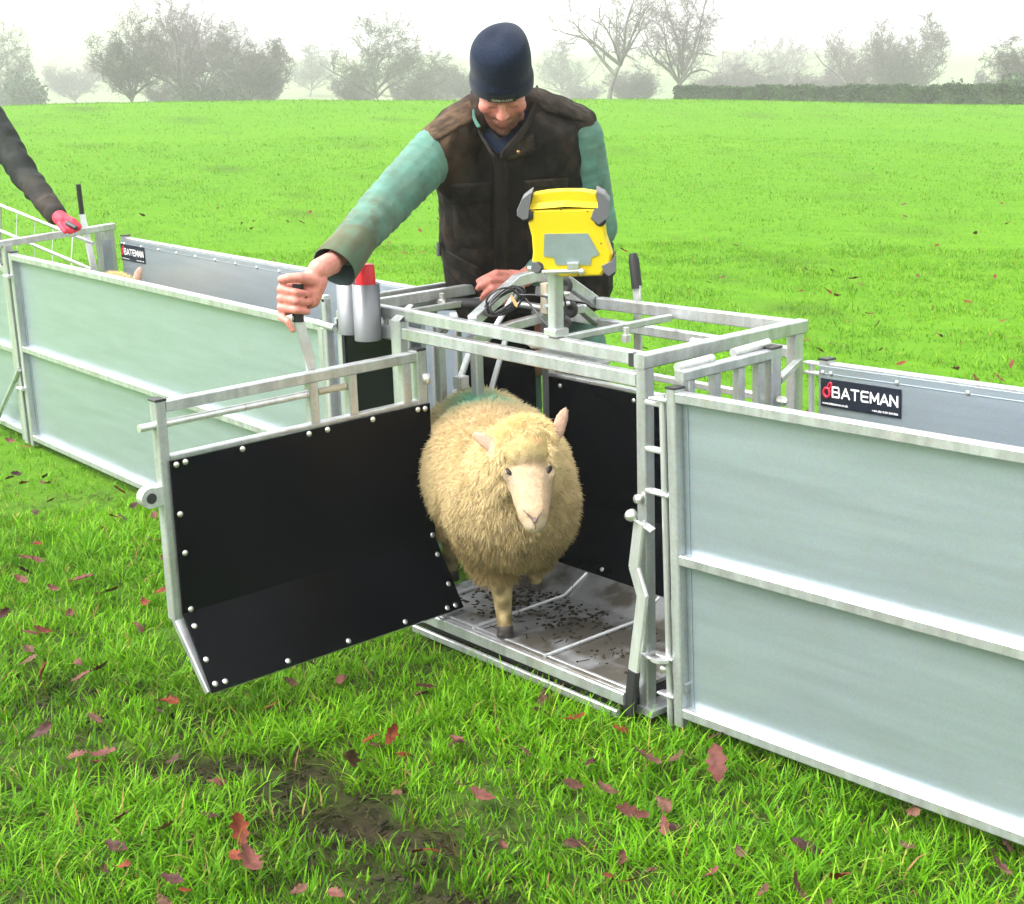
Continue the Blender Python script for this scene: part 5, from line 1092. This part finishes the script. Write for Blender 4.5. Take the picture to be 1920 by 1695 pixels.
for s in (1, -1):
    blend(isface * np.exp(-(((fl2[:, 0] - s * .056) / .010) ** 2 + ((fl2[:, 1] - .073) / .012) ** 2)) * .9, (.06, .05, .045)); blend(isface * np.exp(-(((fl2[:, 0] - s * .044) / .005) ** 2 + ((fl2[:, 1] - .098) / .018) ** 2)) * .5, (.25, .2, .18))
    blend(isface * np.exp(-(((fl2[:, 0] - s * .030) / .010) ** 2 + ((fl2[:, 1] - .012) / .012) ** 2)) * .6, (.45, .20, .10)); 
blend(isface * smoothstep(.205, .222, fl2[:, 1]) * .3, (.5, .42, .34))
lg = lowleg * 1.0; blend(lg, (.36, .28, .14)); nz_ = np.array([noise.noise(Vector(p) * 30) for p in co]); blend(np.clip(lg * (nz_ * 1.6 + .45), 0, .9), (.11, .075, .035))
setcol(sme, np.clip(c, 0, 1))
fleece_src = (co.copy(), [tuple(p.vertices) for p in sme.polygons], ~(isface | ear | lowleg))
sbody = link('body', mset(local(sme, shp), M_SHEEP), None, shp)
for p_, r_ in hoofs: MB().lathe(p_ - UP * .02, UP, [(.0001, 0), (r_ * 1.12, .0), (r_ * 1.02, .028), (r_ * .9, .034)], 12).build('hoof', M_NOSE, shp)
for s in (1, -1): MB().sphere(Fc(s * .0545, .070, .0120), (.0068, .0165, .0085), FM @ Matrix.Rotation(s * .55, 3, 'Z'), 12, 8).build('eye', M_EYE2, shp)
nb = MB().tube(spl([Fc(-.027, .196, .0245), Fc(-.017, .208, .0225), Fc(-.006, .219, .0165), Fc(0, .228, .0125)], 4), [.0014] * 4 + [.0026] * 4 + [.0036] * 5, 8).tube(spl([Fc(.027, .196, .0245), Fc(.017, .208, .0225), Fc(.006, .219, .0165), Fc(0, .228, .0125)], 4), [.0014] * 4 + [.0026] * 4 + [.0036] * 5, 8)
nb.sphere(Fc(0, .222, .0145), (.0075, .009, .004), FM).tube([Fc(0, .226, .010), Fc(0, .240, -.004)], .0011, 6).build('nose', M_MUZ, shp)
def fleece(src, n, L):
    co, polys, ok = src; r = np.random.default_rng(21); tri = []
    for p in polys:
        if all(ok[i] for i in p):
            tri.append((p[0], p[1], p[2]))
            if len(p) > 3: tri.append((p[0], p[2], p[3]))
    tri = np.array(tri); a, bb, cc_ = co[tri[:, 0]], co[tri[:, 1]], co[tri[:, 2]]; nr = np.cross(bb - a, cc_ - a); ar = np.linalg.norm(nr, axis=1); nr /= ar[:, None] + 1e-12
    k = r.choice(len(tri), n, p=ar / ar.sum()); u = r.uniform(0, 1, (n, 2)); fl_ = u.sum(1) > 1; u[fl_] = 1 - u[fl_]
    root = a[k] + (bb[k] - a[k]) * u[:, :1] + (cc_[k] - a[k]) * u[:, 1:]; N_ = nr[k]
    # locks: strands lean the same way as their neighbours
    g = np.floor(root / .009 + 2.0 * np.stack([fast_noise(root[:, 0], root[:, 1], 31, s=30), fast_noise(root[:, 1], root[:, 2], 32, s=30), fast_noise(root[:, 2], root[:, 0], 33, s=30)], 1) * .35)
    h = np.abs(np.sin(g @ np.array([12.99, 78.23, 37.72])) * 43758.5) % 1; h2 = np.abs(np.sin(g @ np.array([39.3, 11.1, 83.2])) * 24634.6) % 1; h3 = np.abs(np.sin(g @ np.array([73.1, 52.2, 9.7])) * 13758.1) % 1
    lean = np.stack([h - .5, h2 - .5, h3 - .5], 1) * .62
    d = N_ * .80 + lean * 1.15 + np.array([0, 0, -.45]) + r.normal(0, .38, (n, 3)); d /= np.linalg.norm(d, axis=1, keepdims=True)
    ln = L * (.55 + .7 * h) * r.uniform(.75, 1.25, n); ln = ln * (1 - .55 * np.exp(-(np.linalg.norm(root - np.array(P0), axis=1) / .085) ** 2)); low = smoothstep(.55, .25, root[:, 2]); ln = ln * (1 + .30 * low); m = 6; pts = np.empty((n, m, 3)); pts[:, 0] = root - N_ * .006
    t = np.linspace(0, 1, m); cr = np.cross(d, N_) + r.normal(0, .2, (n, 3)); ph = h2 * 6.28
    for j in range(1, m):
        dd = d + np.array([0, 0, -.55]) * t[j] ** 1.5 * 1.2; dd /= np.linalg.norm(dd, axis=1, keepdims=True)
        pts[:, j] = pts[:, j - 1] + dd * (ln / (m - 1))[:, None] + cr * (.0042 * np.sin(ph + j * 1.9))[:, None]
    hc = bpy.data.hair_curves.new('fleece'); hc.add_curves([m] * n); hc.attributes['position'].data.foreach_set('vector', (pts - np.array(wloc(shp))).astype(np.float32).ravel())
    ra = hc.attributes.get('radius') or hc.attributes.new('radius', 'FLOAT', 'POINT'); ra.data.foreach_set('value', np.tile(np.array([.00050, .00055, .00055, .0005, .00045, .00025], np.float32), n))
    q = r.uniform(0, 1, n); zc = root[:, 2]
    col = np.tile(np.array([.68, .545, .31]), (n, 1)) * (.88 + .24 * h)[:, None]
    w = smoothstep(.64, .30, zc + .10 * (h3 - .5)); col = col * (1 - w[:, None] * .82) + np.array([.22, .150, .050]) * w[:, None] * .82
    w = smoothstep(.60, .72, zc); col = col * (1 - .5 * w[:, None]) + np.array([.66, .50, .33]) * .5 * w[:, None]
    mk = np.exp(-(np.linalg.norm((root - np.array(S(-.185, -.01, .675))) / np.array([.12, .085, .07]), axis=1)) ** 2 * 1.0) * (.7 + .6 * h2); mk = np.clip(mk, 0, .9); col = col * (1 - mk[:, None]) + np.array([.07, .43, .31]) * mk[:, None]
    mk = np.exp(-(np.linalg.norm((root - np.array(S(.12, -.17, .34))) / np.array([.09, .09, .07]), axis=1)) ** 2) * .75; col = col * (1 - mk[:, None]) + np.array([.14, .09, .03]) * mk[:, None]
    mk = np.exp(-(np.linalg.norm((root - np.array(P0 + UP * .05 - sf * .05)) / np.array([.10, .10, .05]), axis=1)) ** 2) * .7; col = col * (1 - mk[:, None]) + np.array([.72, .58, .16]) * mk[:, None]
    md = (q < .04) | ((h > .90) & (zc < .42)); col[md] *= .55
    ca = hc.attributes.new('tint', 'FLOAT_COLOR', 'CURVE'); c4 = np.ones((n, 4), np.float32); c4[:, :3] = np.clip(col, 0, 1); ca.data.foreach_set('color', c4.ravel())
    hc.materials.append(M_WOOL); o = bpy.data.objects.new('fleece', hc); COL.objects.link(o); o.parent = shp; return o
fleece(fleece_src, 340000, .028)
# two more of the flock waiting in the race: only ears and a little wool show over the rib panel
def copy_tree(o, parent=None):
    c_ = o.copy(); COL.objects.link(c_); c_.parent = parent
    for ch in list(o.children): copy_tree(ch, c_)
    return c_
for tip, sc_, yaw, lab in (((-3.66, .535, .870), 1.12, R(20), 'sheep hidden behind the ribbed hurdle, one pink ear showing before the small plate'),):
    cp = copy_tree(shp); cp['label'] = lab; cp.rotation_euler = (0, 0, yaw); cp.scale = (sc_, sc_, sc_)
    off = Vector((-.447, .072, .762)) - SO; off = Matrix.Rotation(yaw, 3, 'Z') @ off * sc_; cp.location = Vector(tip) - off

# ------------------------------------------------------------------ fallen oak leaves
LEAF = [(-4.21,0.09,'p'),(-4.06,0.1,'r'),(-3.57,-0.2,'p'),(-3.62,-0.15,'d'),(-3.45,-0.19,'r'),(-3.38,-0.13,'p'),(-3.49,-0.08,'d'),(-3.12,-0.23,'r'),(-3.02,-0.34,'d'),(-3.07,0.04,'r'),(-2.82,-0.02,'d'),(-2.73,-0.16,'r'),(-2.71,-0.13,'d'),(-2.34,-0.18,'r'),(-2.11,-0.29,'p'),(-2.62,-0.05,'p'),(-2.62,-0.53,'r'),(-2.49,-0.63,'p'),(-2.44,-0.61,'p'),(-2.36,-0.69,'d'),(-2.27,-0.74,'p'),(-2.11,-0.7,'p'),(-2.11,-0.6,'P'),(-1.93,-0.6,'R'),(-1.83,-0.46,'r'),(-1.77,-0.55,'r'),(-1.99,-0.93,'d'),(-1.77,-0.94,'p'),(-1.77,-0.9,'r'),(-1.65,-1.0,'b'),(-1.56,-1.04,'b'),(-1.44,-1.05,'R'),(-1.46,-0.94,'p'),(-1.36,-0.92,'b'),(-1.33,-0.99,'p'),(-1.6,-0.66,'p'),(-1.01,-0.9,'r'),(-0.97,-0.94,'d'),(-0.69,-1.07,'d'),(-1.07,-1.23,'d'),(-1.05,-1.09,'b'),(-0.87,-1.23,'p'),(-0.83,-1.18,'p'),(-0.38,-1.26,'p'),(-0.29,-1.41,'r'),(-0.38,-1.38,'d'),(-0.24,-1.15,'R'),(-0.16,-1.21,'r'),(-0.1,-1.21,'P'),(-0.17,-1.36,'d'),(-0.5,-1.3,'p'),(-0.36,-0.76,'B'),(-0.26,-0.51,'D'),(-0.16,-0.77,'b'),(-0.07,-0.63,'b'),(-0.0,-0.64,'p'),(0.14,-0.86,'b'),(0.1,-0.89,'r'),(-0.97,-0.46,'p'),(-0.89,-0.58,'b'),(-0.83,-0.46,'p'),(-0.6,-0.33,'d'),(-0.79,-0.71,'r'),(-0.75,-0.69,'p'),(-0.44,-0.64,'r'),(-0.42,-0.59,'r'),(-0.34,-0.03,'P'),(-0.29,-0.02,'d'),(-0.33,-0.15,'d'),(-0.17,-0.18,'r'),(-0.26,-0.21,'b'),(-0.04,-0.14,'r'),(0.04,-0.33,'d'),(0.13,-0.23,'B'),(0.28,-0.14,'P'),(0.15,0.0,'d'),(0.18,-0.41,'b'),(0.1,-0.45,'b'),(0.31,-0.36,'b'),(0.31,-0.47,'P'),(0.39,-0.44,'p'),(0.42,-0.61,'p'),(0.45,-0.68,'r'),(0.5,-0.67,'r'),(0.6,-0.53,'p'),(0.67,-0.29,'D'),(0.58,-0.41,'b'),(0.72,-0.5,'b'),(0.76,-0.44,'b'),(0.78,-0.33,'r'),(0.81,-0.13,'b'),(0.95,0.04,'b'),(0.99,-0.06,'b'),(0.72,0.02,'b'),(-2.84,4.34,'r'),(-2.6,5.88,'r'),(-2.63,5.22,'p'),(-2.59,4.57,'r'),(-1.99,4.39,'p'),(-2.28,4.32,'r'),(-1.85,4.72,'r'),(-3.34,5.5,'p'),(-4.23,5.93,'r'),(-4.71,6.93,'r'),(-4.06,7.11,'p'),(-4.55,8.75,'r'),(-4.97,5.8,'r'),(-6.77,7.43,'r'),(-8.22,8.69,'r'),(-6.13,7.47,'p'),(-3.31,4.49,'r'),(-2.25,3.77,'p'),(-7.88,5.24,'r'),(-11.0,5.73,'p'),(-12.39,6.14,'r')]
def leaf_mesh(seed):
    rn = random.Random(seed); lob = 4; half = []
    for i in range(lob * 4 + 1):
        t = i / (lob * 4); env = .34 * math.sin(math.pi * min(1, t * .92 + .06)) ** .75 * (.55 + .6 * t if t < .75 else 1.0); lobe = 1 - .40 * (.5 + .5 * math.cos(2 * math.pi * (t * lob + .0))) * (t > .03)
        half.append((t, max(.015, env * lobe * rn.uniform(.92, 1.08))))
    curl = rn.uniform(.2, 1.4); fold = rn.uniform(.1, .6); tw = rn.uniform(-.7, .7); vs = []; m = len(half)
    for k in (-1, -.5, 0, .5, 1):
        for t, w_ in half:
            x, y = t - .5, w_ * k; z = abs(y) * fold + curl * (x * x) * .5 + tw * x * y * 2 + .03 * rn.uniform(-1, 1) * abs(k); vs.append((x, y, z))
    fs = [[j * m + i, j * m + i + 1, (j + 1) * m + i + 1, (j + 1) * m + i] for j in range(4) for i in range(m - 1)]
    st = len(vs); vs += [(-.5, -.008, .0), (-.5, .008, .0), (-.68, .006, .03), (-.68, -.006, .03)]; fs.append([st, st + 1, st + 2, st + 3])
    return MB().add(vs, fs, True).mesh('leaf')
LM = {'p': mat('pinkish_leaf', (.100, .036, .028), .55, spec=.12, var=.3, scale=4, bump=.2, bscale=12), 'r': mat('rusty_leaf', (.115, .024, .010), .5, spec=.12, var=.35, scale=4, bump=.2, bscale=12),
      'd': mat('dark_leaf', (.045, .018, .015), .5, spec=.12, var=.35, scale=4, bump=.2, bscale=12), 'b': mat('brown_leaf', (.085, .040, .027), .5, spec=.12, var=.35, scale=4, bump=.2, bscale=12)}
CN = {'p': 'pale pinkish', 'r': 'rusty red', 'd': 'dark purple', 'b': 'dull brown'}
LMS = {}
for k in LM:
    LMS[k] = []
    for i in range(4): me = leaf_mesh(hash(k) % 7 + i * 13 + ord(k)); me.materials.append(LM[k]); LMS[k].append(me)
def place(x, y):
    """where a leaf lies, told by what stands near it"""
    dx, dy = x - CP.x, y - CP.y; D = dx * FW.x + dy * FW.y; La = (dx * RT.x + dy * RT.y) / D
    if y > .7:
        b = ['behind the gloved arm', 'beyond the long race', "behind the man's sleeve", 'beyond the weigh scale', 'beyond the rear lever', 'beyond the maker plate', 'beyond the near hurdle'][int(np.clip((La + .36) / .72 * 7, 0, 6))]
        return ('close ' if D < 6.5 else 'midway out ' if D < 9 else 'far out ') + b
    row = 'right beside' if y > -.38 else 'a step out from' if y > -.72 else 'two steps out from' if y > -1.05 else 'well out from' if y > -1.4 else 'farthest out from'
    ks = [(-3.2, 'the brace end of the race'), (-2.5, 'the middle of the long ribbed hurdle'), (-1.9, 'the hurdle before the gate latch'), (-1.45, "the gate's latch eye"), (-1.0, "the gate's bent corner"), (-.7, "the gate's face"), (-.4, "the sheep's front hoof"), (-.12, 'the crate floor edge'), (.15, 'the front lever'), (.5, "the near hurdle's post"), (.95, 'the middle of the near hurdle'), (99, 'the cut end of the near hurdle')]
    return row + ' ' + next(n for k, n in ks if x < k)
used = set()
def leaf(x, y, k, size, zoff):
    o = bpy.data.objects.new('oak_leaf', random.choice(LMS[k])); COL.objects.link(o); o.location = (x, y, gz(x, y) + zoff); flip = random.random() < .3; tx, ty = random.gauss(0, .38), random.gauss(0, .38)
    o.rotation_euler = (tx + (math.pi if flip else 0), ty, random.uniform(0, 6.28)); o.scale = (size,) * 3
    sz = 'tiny' if size < .046 else 'small' if size < .060 else 'middling' if size < .078 else 'large'; at = 'tilted' if abs(tx) + abs(ty) > .62 else 'overturned' if flip else 'flat'
    tag(o, sz + ' ' + at + ' ' + CN[k] + ' leaf ' + place(x, y), 'leaf', 'fallen oak leaves in the grass')
for x, y, k in LEAF:
    big = k.isupper(); leaf(x, y, k.lower(), random.uniform(.080, .100) if big else random.uniform(.046, .070), .058 if big else .050)
for i in range(80):
    D = random.uniform(6.2, 17); La = random.uniform(-.34, .36) * D; x, y = CP.x + FW.x * D + RT.x * La, CP.y + FW.y * D + RT.y * La
    if y > .8: leaf(x, y, random.choice('prrb'), random.uniform(.055, .085), .035)
for i in range(70):
    x, y = random.uniform(-3.6, 1.6), random.uniform(-1.75, -.12)
    if -1.3 < x < -.7 and y > -.9: continue
    leaf(x, y, random.choice('pdbbr'), random.uniform(.040, .062), .036)

# leaves that would read alike are told apart by how near they lie
from collections import defaultdict
same = defaultdict(list)
for o in COL.objects:
    if o.name.startswith('oak_leaf'): same[o['label']].append(o)
ORD = ['nearest', 'second nearest', 'third nearest', 'fourth nearest', 'fifth nearest', 'sixth nearest']
for lab, os_ in same.items():
    if len(os_) < 2: continue
    os_.sort(key=lambda o: (o.location - CP).length); n = len(os_)
    for i, o in enumerate(os_):
        w = ('nearer' if i == 0 else 'farther') if n == 2 else ('farthest' if i == n - 1 else ORD[min(i, 5)])
        q = lab.split(' '); q[1] = w; o['label'] = ' '.join(q)
